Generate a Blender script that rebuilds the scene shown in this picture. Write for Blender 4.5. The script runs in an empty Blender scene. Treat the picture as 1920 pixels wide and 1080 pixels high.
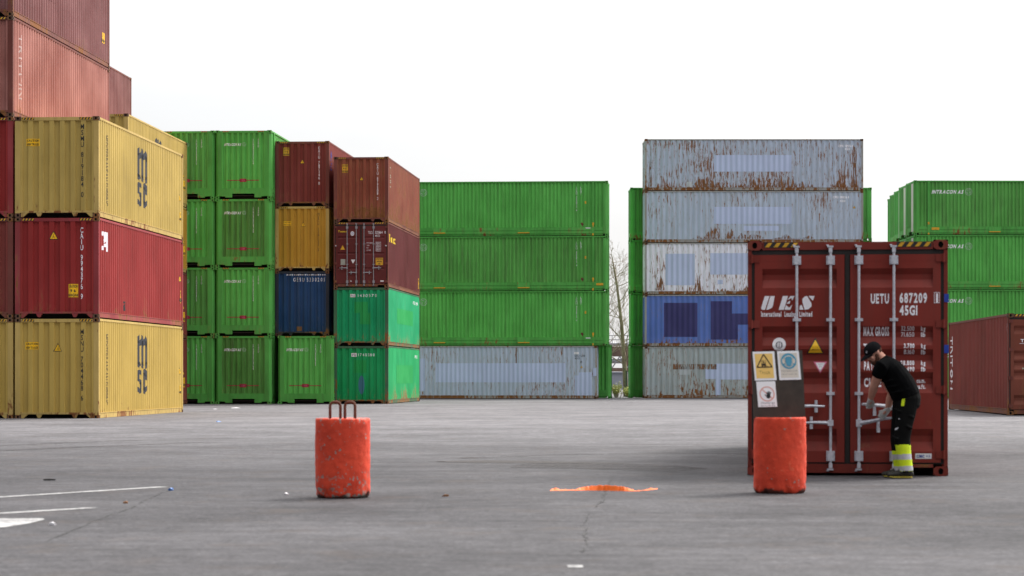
import bpy, bmesh, math, random
from mathutils import Vector, Matrix, noise
rnd = random.Random(7)
R = math.radians
sc = bpy.context.scene
COL = sc.collection
F, CAMH, Y0 = 4600.0, 1.22, 706.0          # focal length in photo pixels, camera height, horizon row

# ------------------------------------------------------------------ helpers
def tag(o, label=None, cat=None, group=None, kind=None):
    if label: o['label'] = label
    if cat: o['category'] = cat
    if group: o['group'] = group
    if kind: o['kind'] = kind
    return o

def empty(name, loc=(0, 0, 0), rz=0.0):
    o = bpy.data.objects.new(name, None)
    o.empty_display_size = 0.3
    COL.objects.link(o)
    o.location = loc
    o.rotation_euler = (0, 0, rz)
    return o

def link(name, me, parent=None, mats=None):
    o = bpy.data.objects.new(name, me)
    COL.objects.link(o)
    if mats:
        me.materials.clear()
        for m in mats: me.materials.append(m)
    if parent is not None: o.parent = parent
    return o

class MB:
    """collects shapes into ONE mesh"""
    def __init__(s): s.v = []; s.f = []; s.m = []; s.cur = 0
    def add(s, verts, faces):
        n = len(s.v)
        s.v += [tuple(p) for p in verts]
        s.f += [tuple(i + n for i in f) for f in faces]
        s.m += [s.cur] * len(faces)
    def box(s, a, b):
        x0, y0, z0 = a; x1, y1, z1 = b
        if x0 > x1: x0, x1 = x1, x0
        if y0 > y1: y0, y1 = y1, y0
        if z0 > z1: z0, z1 = z1, z0
        s.add([(x0,y0,z0),(x1,y0,z0),(x1,y1,z0),(x0,y1,z0),(x0,y0,z1),(x1,y0,z1),(x1,y1,z1),(x0,y1,z1)],
              [(0,3,2,1),(4,5,6,7),(0,1,5,4),(1,2,6,5),(2,3,7,6),(3,0,4,7)])
    def prism(s, poly, mp, d0, d1):
        """poly: list of 2-D points (counter-clockwise); mp(u,v,d)->xyz"""
        n = len(poly)
        s.add([mp(u, v, d0) for u, v in poly] + [mp(u, v, d1) for u, v in poly],
              [tuple(range(n))[::-1], tuple(range(n, 2*n))] + [(i, (i+1) % n, n+(i+1) % n, n+i) for i in range(n)])
    def tube(s, pts, r, seg=8, closed=True, r2=None):
        pts = [Vector(p) for p in pts]; n0 = len(s.v); n = len(pts)
        up = Vector((0, 0, 1))
        prev = None
        for i, p in enumerate(pts):
            t = (pts[min(i+1, n-1)] - pts[max(i-1, 0)]).normalized()
            if prev is None:
                a = t.cross(up)
                if a.length < 1e-3: a = t.cross(Vector((1, 0, 0)))
                a.normalize()
            else:
                a = (prev - t * prev.dot(t)).normalized()
            prev = a
            b = t.cross(a)
            rr = r[i] if isinstance(r, (list, tuple)) else (r if r2 is None else r + (r2 - r) * i / (n - 1))
            for k in range(seg):
                an = 2*math.pi*k/seg
                s.v.append(tuple(p + a*math.cos(an)*rr + b*math.sin(an)*rr))
        for i in range(n-1):
            for k in range(seg):
                s.f.append((n0+i*seg+k, n0+i*seg+(k+1) % seg, n0+(i+1)*seg+(k+1) % seg, n0+(i+1)*seg+k)); s.m.append(s.cur)
        if closed:
            s.f.append(tuple(n0+k for k in range(seg))[::-1]); s.m.append(s.cur)
            s.f.append(tuple(n0+(n-1)*seg+k for k in range(seg))); s.m.append(s.cur)
    def build(s, name, mats, parent=None, smooth=False, fix=True):
        me = bpy.data.meshes.new(name)
        me.from_pydata(s.v, [], s.f)
        if not isinstance(mats, (list, tuple)): mats = [mats]
        for m in mats: me.materials.append(m)
        me.polygons.foreach_set('material_index', s.m)
        if fix:
            bm = bmesh.new(); bm.from_mesh(me)
            bmesh.ops.recalc_face_normals(bm, faces=bm.faces)
            bm.to_mesh(me); bm.free()
        if smooth:
            me.polygons.foreach_set('use_smooth', [True]*len(me.polygons))
        me.update()
        o = bpy.data.objects.new(name, me)
        COL.objects.link(o)
        if parent is not None: o.parent = parent
        return o

# ------------------------------------------------------------------ materials
def srgb(*c):
    return tuple(((x/255)/12.92 if x/255 <= 0.04045 else ((x/255+0.055)/1.055)**2.4) for x in c)

class NT:
    def __init__(s, name):
        s.mat = bpy.data.materials.new(name); s.mat.use_nodes = True
        s.t = s.mat.node_tree; s.n = s.t.nodes; s.l = s.t.links
        s.b = s.n['Principled BSDF']
    def node(s, typ, **kw):
        n = s.n.new(typ)
        for k, v in kw.items(): setattr(n, k, v)
        return n
    def put(s, sock, val):
        if isinstance(val, bpy.types.NodeSocket): s.l.new(val, sock)
        elif val is not None:
            if hasattr(sock.default_value, '__len__') and not isinstance(val, (int, float)):
                val = tuple(val)
                if len(sock.default_value) == 4 and len(val) == 3: val = val + (1,)
            sock.default_value = val
    def coord(s, kind='Object', scale=(1,1,1), offset=True):
        tc = s.node('ShaderNodeTexCoord')
        out = tc.outputs[kind]
        if offset:
            oi = s.node('ShaderNodeObjectInfo')
            m = s.math('MULTIPLY', oi.outputs['Random'], 57.0)
            va = s.node('ShaderNodeVectorMath', operation='ADD')
            s.l.new(out, va.inputs[0]); s.l.new(m, va.inputs[1]); out = va.outputs[0]
        vm = s.node('ShaderNodeVectorMath', operation='MULTIPLY')
        s.l.new(out, vm.inputs[0]); vm.inputs[1].default_value = scale
        return vm.outputs[0]
    def noise(s, vec, scale, detail=4, rough=0.55, dist=0.0):
        n = s.node('ShaderNodeTexNoise')
        s.l.new(vec, n.inputs['Vector'])
        n.inputs['Scale'].default_value = scale; n.inputs['Detail'].default_value = detail
        n.inputs['Roughness'].default_value = rough; n.inputs['Distortion'].default_value = dist
        return n.outputs['Fac']
    def math(s, op, a, b=None, c=None, clamp=False):
        n = s.node('ShaderNodeMath', operation=op, use_clamp=clamp)
        s.put(n.inputs[0], a)
        if b is not None: s.put(n.inputs[1], b)
        if c is not None: s.put(n.inputs[2], c)
        return n.outputs[0]
    def rng(s, v, a, b, c=0.0, d=1.0, smooth=False):
        n = s.node('ShaderNodeMapRange')
        if smooth: n.interpolation_type = 'SMOOTHSTEP'
        s.put(n.inputs[0], v)
        for i, x in enumerate((a, b, c, d)): n.inputs[i+1].default_value = x
        return n.outputs[0]
    def mix(s, fac, a, b, mode='MIX'):
        n = s.node('ShaderNodeMix', data_type='RGBA', blend_type=mode)
        s.put(n.inputs[0], fac); s.put(n.inputs[6], a); s.put(n.inputs[7], b)
        return n.outputs[2]
    def bump(s, h, strength=0.3, dist=0.01):
        n = s.node('ShaderNodeBump')
        n.inputs['Strength'].default_value = strength; n.inputs['Distance'].default_value = dist
        s.l.new(h, n.inputs['Height'])
        s.l.new(n.outputs[0], s.b.inputs['Normal'])

_pm = {}
def paint(name, col, rust=0.25, dirt=0.35, rough=0.58, fade=0.15, dirtcol=(0.05, 0.04, 0.03), low=0.12, spec=0.16, hue=None, specks=0.0):
    """weathered container paint: bleaching, run-off streaks, rust breaking through"""
    if name in _pm: return _pm[name]
    t = NT(name)
    v = t.coord(scale=(1, 1, 1)); vs = t.coord(scale=(7, 7, 0.55)); vf = t.coord(scale=(5, 5, 1.6))
    n1 = t.noise(v, 0.55, 3); n2 = t.noise(vs, 1.0, 5, 0.6); n3 = t.noise(vf, 1.5, 7, 0.65, 0.3); n4 = t.noise(v, 38, 3)
    c = t.mix(t.rng(n1, 0.3, 0.75), [x*(1-fade) for x in col], [min(1, x*(1+fade)+0.012) for x in (hue or col)])
    c = t.mix(t.math('MULTIPLY', t.rng(n2, 0.46, 0.8), dirt), c, dirtcol)
    c = t.mix(t.math('MULTIPLY', t.rng(n4, 0.55, 0.8), 0.10), c, dirtcol)
    tc = t.node('ShaderNodeTexCoord'); sp = t.node('ShaderNodeSeparateXYZ'); t.l.new(tc.outputs['Object'], sp.inputs[0])
    zl = t.rng(sp.outputs[2], 0.1, 1.3, low, 0.0)
    m = t.math('ADD', t.math('ADD', t.math('MULTIPLY', n3, 0.62), t.math('MULTIPLY', n1, 0.38)), zl)
    th = 0.74 - 0.24*rust
    mask = t.rng(m, th, th+0.035)
    halo = t.math('MULTIPLY', t.rng(m, th-0.06, th+0.02), 0.45)
    if specks:
        nq = t.noise(t.coord(scale=(13, 13, 1.9)), 1.0, 7, 0.72, 0.2)
        q = t.math('ADD', t.math('MULTIPLY', nq, 0.75), t.math('MULTIPLY', n1, 0.25))
        mask = t.math('MAXIMUM', mask, t.math('MULTIPLY', t.rng(q, 0.66-0.085*specks, 0.685-0.085*specks), 0.9))
        halo = t.math('MAXIMUM', halo, t.math('MULTIPLY', t.rng(q, 0.55-0.08*specks, 0.69-0.08*specks), 0.5))
    rc = t.mix(t.noise(v, 22, 5), (0.085, 0.034, 0.014), (0.34, 0.145, 0.055))
    c = t.mix(halo, c, [x*0.45+y for x, y in zip(col, (0.15, 0.10, 0.045))])
    c = t.mix(mask, c, rc)
    t.put(t.b.inputs['Base Color'], c)
    t.put(t.b.inputs['Roughness'], t.math('ADD', t.math('MULTIPLY', mask, 0.35), t.rng(n1, 0.3, 0.7, rough-0.06, rough+0.1)))
    t.b.inputs['Specular IOR Level'].default_value = spec
    nb = t.noise(v, 2.3, 2)
    t.bump(t.math('ADD', t.math('MULTIPLY', nb, 1.0), t.math('MULTIPLY', mask, 0.05)), 0.35, 0.02)
    _pm[name] = t.mat
    return t.mat

def plain(name, col, rough=0.6, metal=0.0, var=0.15, scale=12, spec=0.4, bump=0.0):
    if name in _pm: return _pm[name]
    t = NT(name)
    v = t.coord()
    n = t.noise(v, scale, 5)
    c = t.mix(t.rng(n, 0.3, 0.7), [x*(1-var) for x in col], [min(1, x*(1+var)) for x in col])
    t.put(t.b.inputs['Base Color'], c)
    t.b.inputs['Roughness'].default_value = rough; t.b.inputs['Metallic'].default_value = metal
    t.b.inputs['Specular IOR Level'].default_value = spec
    if bump: t.bump(n, bump, 0.01)
    _pm[name] = t.mat
    return t.mat

M = {}
M['yellow']   = paint('yellow_paint', (0.49, 0.335, 0.080), rust=0.10, dirt=0.22, fade=0.08)
M['yellow2']  = paint('yellow_paint_dusty', (0.49, 0.345, 0.092), rust=0.10, dirt=0.30, fade=0.10)
M['yellow3']  = paint('yellow_paint_deep', (0.46, 0.245, 0.026), rust=0.18, dirt=0.30, fade=0.10)
M['yframe']   = paint('yellow_frame', (0.50, 0.35, 0.11), rust=0.42, dirt=0.35)
M['crimson']  = paint('crimson_paint', (0.285, 0.024, 0.022), rust=0.10, dirt=0.25, fade=0.12)
M['crframe']  = paint('crimson_frame', (0.28, 0.04, 0.045), rust=0.35, dirt=0.35)
M['pink']     = paint('faded_red_paint', (0.325, 0.112, 0.090), rust=0.16, dirt=0.22, fade=0.14, hue=(0.38, 0.165, 0.14))
M['plum']     = paint('chalky_brown_paint', (0.20, 0.068, 0.066), rust=0.16, dirt=0.30, fade=0.16, hue=(0.23, 0.10, 0.10))
M['brown']    = paint('brown_paint', (0.20, 0.038, 0.030), rust=0.12, dirt=0.28, fade=0.12)
M['brownrust']= paint('rusty_brown_paint', (0.25, 0.062, 0.036), rust=0.52, dirt=0.40, fade=0.15, low=0.16, specks=0.9)
M['maroon']   = paint('maroon_paint', (0.115, 0.018, 0.018), rust=0.10, dirt=0.25, fade=0.14)
M['brframe']  = paint('brown_frame', (0.16, 0.045, 0.035), rust=0.42, dirt=0.40)
M['uesred']   = paint('oxide_red_paint', (0.215, 0.028, 0.019), rust=0.07, dirt=0.28, fade=0.14, rough=0.42)
M['uesframe'] = paint('oxide_red_frame', (0.185, 0.028, 0.019), rust=0.10, dirt=0.15, rough=0.45)
M['gdoor']    = paint('rusty_red_door_paint', (0.19, 0.05, 0.03), rust=0.35, dirt=0.30)
M['green']    = paint('bright_green_paint', (0.108, 0.445, 0.082), rust=0.06, dirt=0.50, fade=0.13, dirtcol=(0.06, 0.075, 0.035))
M['green2']   = paint('dusty_green_paint', (0.102, 0.365, 0.070), rust=0.10, dirt=0.62, fade=0.14, dirtcol=(0.075, 0.07, 0.045))
M['green3']   = paint('dull_green_paint', (0.085, 0.27, 0.050), rust=0.14, dirt=0.75, fade=0.14, dirtcol=(0.06, 0.05, 0.03))
M['grframe']  = paint('green_frame', (0.085, 0.36, 0.066), rust=0.20, dirt=0.45, dirtcol=(0.06, 0.05, 0.03))
M['teal']     = paint('sea_green_paint', (0.006, 0.30, 0.115), rust=0.26, dirt=0.30, fade=0.12, low=0.16)
M['teal2']    = paint('jade_green_paint', (0.006, 0.30, 0.09), rust=0.26, dirt=0.28, fade=0.12, low=0.18)
M['tealframe']= paint('rusted_green_frame', (0.05, 0.13, 0.07), rust=0.60, dirt=0.4)
M['navy']     = paint('navy_paint', (0.013, 0.052, 0.145), rust=0.34, dirt=0.40, fade=0.15)
M['nvframe']  = paint('dark_blue_frame', (0.025, 0.03, 0.045), rust=0.45, dirt=0.4)
M['grey1']    = paint('blue_grey_paint', (0.46, 0.54, 0.67), rust=0.42, dirt=0.34, fade=0.08, dirtcol=(0.20, 0.15, 0.09), low=0.14, specks=1.45)
M['grey2']    = paint('pale_grey_paint', (0.45, 0.53, 0.65), rust=0.30, dirt=0.42, fade=0.08, dirtcol=(0.24, 0.19, 0.11), low=0.10, specks=1.0)
M['white1']   = paint('chalk_white_paint', (0.80, 0.82, 0.92), rust=0.45, dirt=0.32, fade=0.07, dirtcol=(0.36, 0.27, 0.15), low=0.12, specks=1.3)
M['blue1']    = paint('faded_blue_paint', (0.105, 0.185, 0.52), rust=0.36, dirt=0.28, fade=0.12, dirtcol=(0.12, 0.12, 0.12), specks=0.6)
M['grey3']    = paint('olive_grey_paint', (0.40, 0.46, 0.48), rust=0.40, dirt=0.55, fade=0.10, dirtcol=(0.17, 0.13, 0.07), low=0.12, specks=0.9)
M['rustframe']= paint('rusted_frame', (0.22, 0.15, 0.11), rust=0.78, dirt=0.45)
M['gyframe']  = paint('rusted_grey_frame', (0.36, 0.36, 0.35), rust=0.60, dirt=0.5, dirtcol=(0.14, 0.09, 0.055), specks=0.8)
M['patch_b']  = paint('blue_grey_patch', (0.49, 0.565, 0.76), rust=0.10, dirt=0.12, fade=0.05)
M['patch_n']  = paint('dark_blue_patch', (0.050, 0.048, 0.155), rust=0.04, dirt=0.12, fade=0.08)
M['patch_g']  = paint('grass_green_patch', (0.014, 0.30, 0.070), rust=0.10, dirt=0.18, fade=0.08)
M['patch_w']  = paint('pale_white_patch', (0.50, 0.54, 0.56), rust=0.22, dirt=0.2, fade=0.06)
M['patch_r']  = paint('rust_patch', (0.16, 0.085, 0.045), rust=0.65, dirt=0.4)
def rust_cluster():
    t = NT('rust_cluster')
    n = t.noise(t.coord(scale=(11, 11, 1.6)), 1.0, 6, 0.7); n2 = t.noise(t.coord(), 30, 4)
    t.put(t.b.inputs['Base Color'], t.mix(n2, (0.11, 0.05, 0.022), (0.36, 0.165, 0.07)))
    t.b.inputs['Roughness'].default_value = 0.9
    t.put(t.b.inputs['Alpha'], t.rng(n, 0.46, 0.54, 0.0, 0.92))
    return t.mat
M['cluster'] = rust_cluster()
M['patch_s']  = paint('steel_blue_patch', (0.05, 0.17, 0.24), rust=0.2, dirt=0.25)
M['cream']    = paint('cream_door_paint', (0.62, 0.60, 0.52), rust=0.12, dirt=0.18)
M['white']    = plain('white_lettering', (0.86, 0.84, 0.88), 0.6, var=0.08)
M['faint']    = plain('worn_pale_lettering', (0.50, 0.36, 0.34), 0.7, var=0.25)
M['pale']     = plain('faint_white_lettering', (0.42, 0.52, 0.42), 0.7, var=0.2)
M['black']    = plain('black_lettering', (0.02, 0.02, 0.022), 0.6)
M['navyink']  = plain('navy_logo_paint', (0.036, 0.038, 0.048), 0.6)
M['haz']      = plain('hazard_yellow', (0.62, 0.33, 0.02), 0.5, var=0.2)
M['sticker']  = plain('yellow_sticker', (0.92, 0.53, 0.015), 0.45, var=0.08)
M['redline']  = plain('red_marking', (0.36, 0.02, 0.045), 0.55)
M['yellowtx'] = plain('yellow_lettering', (0.75, 0.50, 0.02), 0.5)
M['cast']     = paint('dark_rusty_casting', (0.10, 0.05, 0.035), rust=0.5, dirt=0.5)
M['rubber']   = plain('black_gasket', (0.022, 0.019, 0.017), 0.75)
M['dark']     = plain('hole_shade_black', (0.018, 0.015, 0.013), 0.9)  # lines the casting openings; their inner shade is put into the colour
M['galv']     = plain('galvanised_steel', (0.62, 0.63, 0.68), 0.42, 0.35, 0.18, 30)
M['galvdull'] = plain('dull_galvanised_steel', (0.30, 0.30, 0.33), 0.5, 0.4, 0.2, 30)
M['floorwood']= plain('container_underside', (0.05, 0.04, 0.035), 0.9)
M['bluetape'] = plain('blue_tape', (0.02, 0.05, 0.35), 0.5)
M['greyplate']= plain('grey_data_plate', (0.30, 0.31, 0.28), 0.5)
M['paper']    = plain('white_sticker', (0.74, 0.72, 0.74), 0.5, var=0.05)
M['pinkedge'] = plain('pink_sticker_border', (0.62, 0.12, 0.22), 0.5)
M['bluetext'] = plain('blue_lettering', (0.03, 0.06, 0.32), 0.5)

# ------------------------------------------------------------------ glyphs (built-in font turned into flat outlines)
GLY = {}
def make_glyphs(chars):
    tmp = bpy.data.collections.new('tmp_glyphs'); COL.children.link(tmp)
    objs = []
    for bold in (0, 1, 2):
        for ch in chars:
            cu = bpy.data.curves.new('g', 'FONT'); cu.body = ch; cu.size = 1.0
            cu.resolution_u = 3
            if bold: cu.offset = (0, 0.040, 0.014)[bold]
            o = bpy.data.objects.new('g', cu); tmp.objects.link(o); objs.append((bold, ch, o))
    bpy.context.view_layer.update()
    dg = bpy.context.evaluated_depsgraph_get()
    for bold, ch, o in objs:
        me = bpy.data.meshes.new_from_object(o.evaluated_get(dg))
        GLY[(bold, ch)] = ([(v.co.x, v.co.y) for v in me.vertices], [tuple(p.vertices) for p in me.polygons])
        bpy.data.meshes.remove(me)
    hh = {b: max(p[1] for p in GLY[(b, 'H')][0]) for b in (0, 1, 2)}
    for k, (v, f) in list(GLY.items()):
        s = 1.0 / hh[k[0]]
        x0 = min([p[0] for p in v] or [0])
        GLY[k] = ([((p[0]-x0)*s, p[1]*s) for p in v], f)
    for _, _, o in objs:
        cu = o.data; bpy.data.objects.remove(o); bpy.data.curves.remove(cu)
    COL.children.unlink(tmp); bpy.data.collections.remove(tmp)
make_glyphs("ABCDEFGHIJKLMNOPQRSTUVWXYZabcdefghijklmnopqrstuvwxyz0123456789.,'-+öÖäå")

def text(s, x, z, h, xs=1.0, gap=0.16, shear=0.0, bold=0, anchor='l', width=None, mono=False):
    """list of (verts2d, faces) with the cap height h, baseline z"""
    out = []; cx = 0.0; W = []
    for ch in s:
        if ch == ' ': cx += 0.42; continue
        v, f = GLY[(bold, ch)]
        w = max(p[0] for p in v) if v else 0.3
        a = 0.68 if mono else w
        o = (a-w)/2 if mono else 0
        out.append(([(p[0]+cx+o, p[1]) for p in v], f)); cx += a + gap
    tot = max(cx - gap, 0.01)
    if width: xs = width/(tot*h)
    tot *= h*xs
    off = {'l': 0, 'c': -tot/2, 'r': -tot}[anchor]
    return [([(x+off+p[0]*h*xs+p[1]*h*shear, z+p[1]*h) for p in v], f) for v, f in out]

def vtext(s, x, ztop, h, pitch=1.25, xs=1.0, bold=0):
    """letters one under the other, centred on x"""
    out = []; z = ztop
    for ch in s:
        if ch == ' ': z -= h*pitch*0.7; continue
        v, f = GLY[(bold, ch)]
        w = max(p[0] for p in v)
        z -= h*pitch
        out.append(([(x+(p[0]-w/2)*h*xs, z+p[1]*h) for p in v], f))
    return out

def rot_text(s, u, v, h, down=True, length=None, **kw):
    """a line of text turned a quarter: reads downwards (down) or upwards"""
    sh = text(s, 0, 0, h, **({**kw, 'width': length} if length else kw))
    if down: return [([(u+p[1], v-p[0]) for p in vv], f) for vv, f in sh]
    return [([(u-p[1], v+p[0]) for p in vv], f) for vv, f in sh]

def poly(*pts): return (list(pts), [tuple(range(len(pts)))])
def rect(u0, v0, u1, v1): return poly((u0, v0), (u1, v0), (u1, v1), (u0, v1))
def ring(u, v, r0, r1, n=24, a0=0, a1=360):
    vs = []; fs = []
    full = abs(a1-a0) >= 360
    m = n if full else n+1
    for i in range(m):
        a = R(a0+(a1-a0)*i/n)
        vs += [(u+r0*math.cos(a), v+r0*math.sin(a)), (u+r1*math.cos(a), v+r1*math.sin(a))]
    for i in range(n):
        j = (i+1) % m
        fs.append((2*i, 2*i+1, 2*j+1, 2*j))
    return (vs, fs)
def disc(u, v, r, n=24, ry=None):
    ry = ry or r
    return poly(*[(u+r*math.cos(2*math.pi*i/n), v+ry*math.sin(2*math.pi*i/n)) for i in range(n)])
def stroke(a, b, w):
    ax, ay = a; bx, by = b
    L = math.hypot(bx-ax, by-ay); nx, ny = -(by-ay)/L*w/2, (bx-ax)/L*w/2
    return poly((ax-nx, ay-ny), (bx-nx, by-ny), (bx+nx, by+ny), (ax+nx, ay+ny))
def shift(shapes, du, dv, s=1.0):
    return [([(p[0]*s+du, p[1]*s+dv) for p in v], f) for v, f in shapes]

# ------------------------------------------------------------------ corrugated walls and what is painted on them
class Wall:
    """a panel in (u, v): u along it, v up, w outward.  prof = [(t, w)] along axis"""
    def __init__(s, mp, prof, axis='u', lo=None, hi=None):
        s.mp = mp; s.prof = prof; s.axis = axis; s.lo = lo; s.hi = hi
        s.cr = (-1e9, 1e9)
    def w(s, u, v):
        if s.axis == 'v' and hasattr(s, 'clip') and not (s.clip[1] <= abs(u) <= s.clip[0]): return 0.0
        t = u if s.axis == 'u' else v
        c = v if s.axis == 'u' else u
        if not (s.cr[0] <= c <= s.cr[1]): return 0.0
        p = s.prof
        if t <= p[0][0] or t >= p[-1][0]: return 0.0
        lo, hi = 0, len(p)-1
        while hi-lo > 1:
            mid = (lo+hi)//2
            if p[mid][0] <= t: lo = mid
            else: hi = mid
        a, b = p[lo], p[hi]
        return a[1] if b[0] == a[0] else a[1]+(b[1]-a[1])*(t-a[0])/(b[0]-a[0])

def decal(name, parent, wall, groups, off=0.0035, label=None):
    """groups: [(shapes, material)] laid on the wall, following every corrugation"""
    me = bpy.data.meshes.new(name); allv = []; allf = []; allm = []; mats = []
    for gi, (shapes, mat) in enumerate(groups):
        mats.append(mat)
        bm = bmesh.new()
        for v, f in shapes:
            bv = [bm.verts.new((p[0], p[1], 0)) for p in v]
            for fc in f:
                try: bm.faces.new([bv[i] for i in fc])
                except ValueError: pass
        if not bm.verts: bm.free(); continue
        ax = 0 if wall.axis == 'u' else 1
        lo = min(v.co[ax] for v in bm.verts); hi = max(v.co[ax] for v in bm.verts)
        if len(wall.prof) > 2:
            for t, _ in wall.prof:
                if lo < t < hi:
                    co = [0, 0, 0]; no = [0, 0, 0]; co[ax] = t; no[ax] = 1
                    bmesh.ops.bisect_plane(bm, geom=bm.verts[:]+bm.edges[:]+bm.faces[:], dist=1e-5, plane_co=co, plane_no=no)
        n = len(allv)
        bm.verts.index_update()
        bm.faces.ensure_lookup_table()
        o = off + gi*0.002
        for v in bm.verts: allv.append(wall.mp(v.co.x, v.co.y, wall.w(v.co.x, v.co.y)+o))
        for f in bm.faces:
            allf.append(tuple(n+v.index for v in f.verts)); allm.append(gi)
        bm.free()
    me.from_pydata(allv, [], allf)
    for m in mats: me.materials.append(m)
    me.polygons.foreach_set('material_index', allm)
    me.update()
    o = bpy.data.objects.new(name, me); COL.objects.link(o); o.parent = parent
    if label: o['label'] = label
    return o

def corr(u0, u1, pitch, outer, slope, depth, start_in=False):
    """trapezoid corrugation filling [u0,u1]"""
    n = max(1, round((u1-u0)/pitch)); p = (u1-u0)/n; k = p/pitch
    o, sl = outer*k, slope*k; inn = p-o-2*sl
    pts = [(u0, 0.0)]; u = u0
    for i in range(n):
        pts += [(u+o/2, 0.0), (u+o/2+sl, -depth), (u+o/2+sl+inn, -depth), (u+o/2+2*sl+inn, 0.0)]
        u += p
    pts.append((u1, 0.0))
    return pts
def wave(u0, u1, pitch, depth, n=6):
    k = max(1, round((u1-u0)/pitch)); N = k*n
    return [(u0+(u1-u0)*i/N, -depth*(0.5-0.5*math.cos(2*math.pi*i/n))) for i in range(N+1)]

def sheet(name, wall, v0, v1, mat, parent, smooth=False):
    mb = MB(); n = len(wall.prof)
    if wall.axis == 'u':
        mb.v = [wall.mp(t, v0, w) for t, w in wall.prof]+[wall.mp(t, v1, w) for t, w in wall.prof]
    else:
        mb.v = [wall.mp(v0, t, w) for t, w in wall.prof]+[wall.mp(v1, t, w) for t, w in wall.prof]
    mb.f = [(i, i+1, n+i+1, n+i) for i in range(n-1)]
    mb.m = [0]*len(mb.f)
    return mb.build(name, mat, parent, smooth, fix=False)

_cast = {}
def casting(parent, x, y, z, sx, sy, mat, up):
    """corner casting with oval openings outward; sx/sy give the outward sides"""
    key = (sx, sy, mat.name)
    if key not in _cast:
        mb = MB()
        w, d, h = 0.178, 0.162, 0.118
        def ringface(mp, a, b, ra, rb):
            n = 12; per = []
            for i in range(n):
                an = 2*math.pi*i/n; c, s_ = math.cos(an), math.sin(an)
                k = 1/max(abs(c), abs(s_)); per.append((c*k, s_*k))
            vo = [mp(a/2*(1+p[0]), b/2*(1+p[1]), 0) for p in per]
            vi = [mp(a/2+ra*math.cos(2*math.pi*i/n), b/2+rb*math.sin(2*math.pi*i/n), 0) for i in range(n)]
            vb = [mp(a/2+ra*math.cos(2*math.pi*i/n), b/2+rb*math.sin(2*math.pi*i/n), 0.06) for i in range(n)]
            mb.cur = 0
            mb.add(vo+vi, [(i, (i+1) % n, n+(i+1) % n, n+i) for i in range(n)])
            mb.cur = 1
            mb.add(vi+vb, [(i, (i+1) % n, n+(i+1) % n, n+i) for i in range(n)]+[tuple(range(n, 2*n))])
            mb.cur = 0
        # block occupies x: 0..-w*sx, y: 0..-d*sy (origin at the outer corner)
        ringface(lambda a, b, q: (-sx*a, -sy*q, b), w, h, 0.032, 0.04)
        ringface(lambda a, b, q: (-sx*q, -sy*a, b), d, h, 0.030, 0.04)
        X, Yy = -sx*w, -sy*d
        mb.add([(0,0,0),(X,0,0),(X,Yy,0),(0,Yy,0),(0,0,h),(X,0,h),(X,Yy,h),(0,Yy,h)],
               [(0,3,2,1),(4,5,6,7),(1,2,6,5),(2,3,7,6)])
        o = mb.build('corner_casting', [mat, M['dark']], parent)
        _cast[key] = o.data
    else:
        o = link('corner_casting', _cast[key], parent)
    o.location = (x, y, z)
    return o

class Box: pass

HX = [1.0]
def haz(c, W, H, z0, hgt, wid, x_in, parent, wall):
    """two striped hazard bars at the top corners of an end"""
    flat = Wall(wall, [(-9, 0), (9, 0)])
    for sgn in (-1, 1):
        g1 = []; g2 = []
        a = sgn*(W/2-x_in); b = a - sgn*wid
        u0, u1 = min(a, b), max(a, b)
        g1.append(rect(u0, z0, u1, z0+hgt))
        n = 4; p = wid/n
        for i in range(n):
            s = u0+i*p+0.1*p
            g2.append(poly((s, z0+0.004), (s+p*0.48, z0+0.004), (s+p*0.88, z0+hgt-0.004), (s+p*0.40, z0+hgt-0.004)))
        decal('hazard_stripes', parent, flat, [(g1, M['black']), (g2, M['haz'])])

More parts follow.
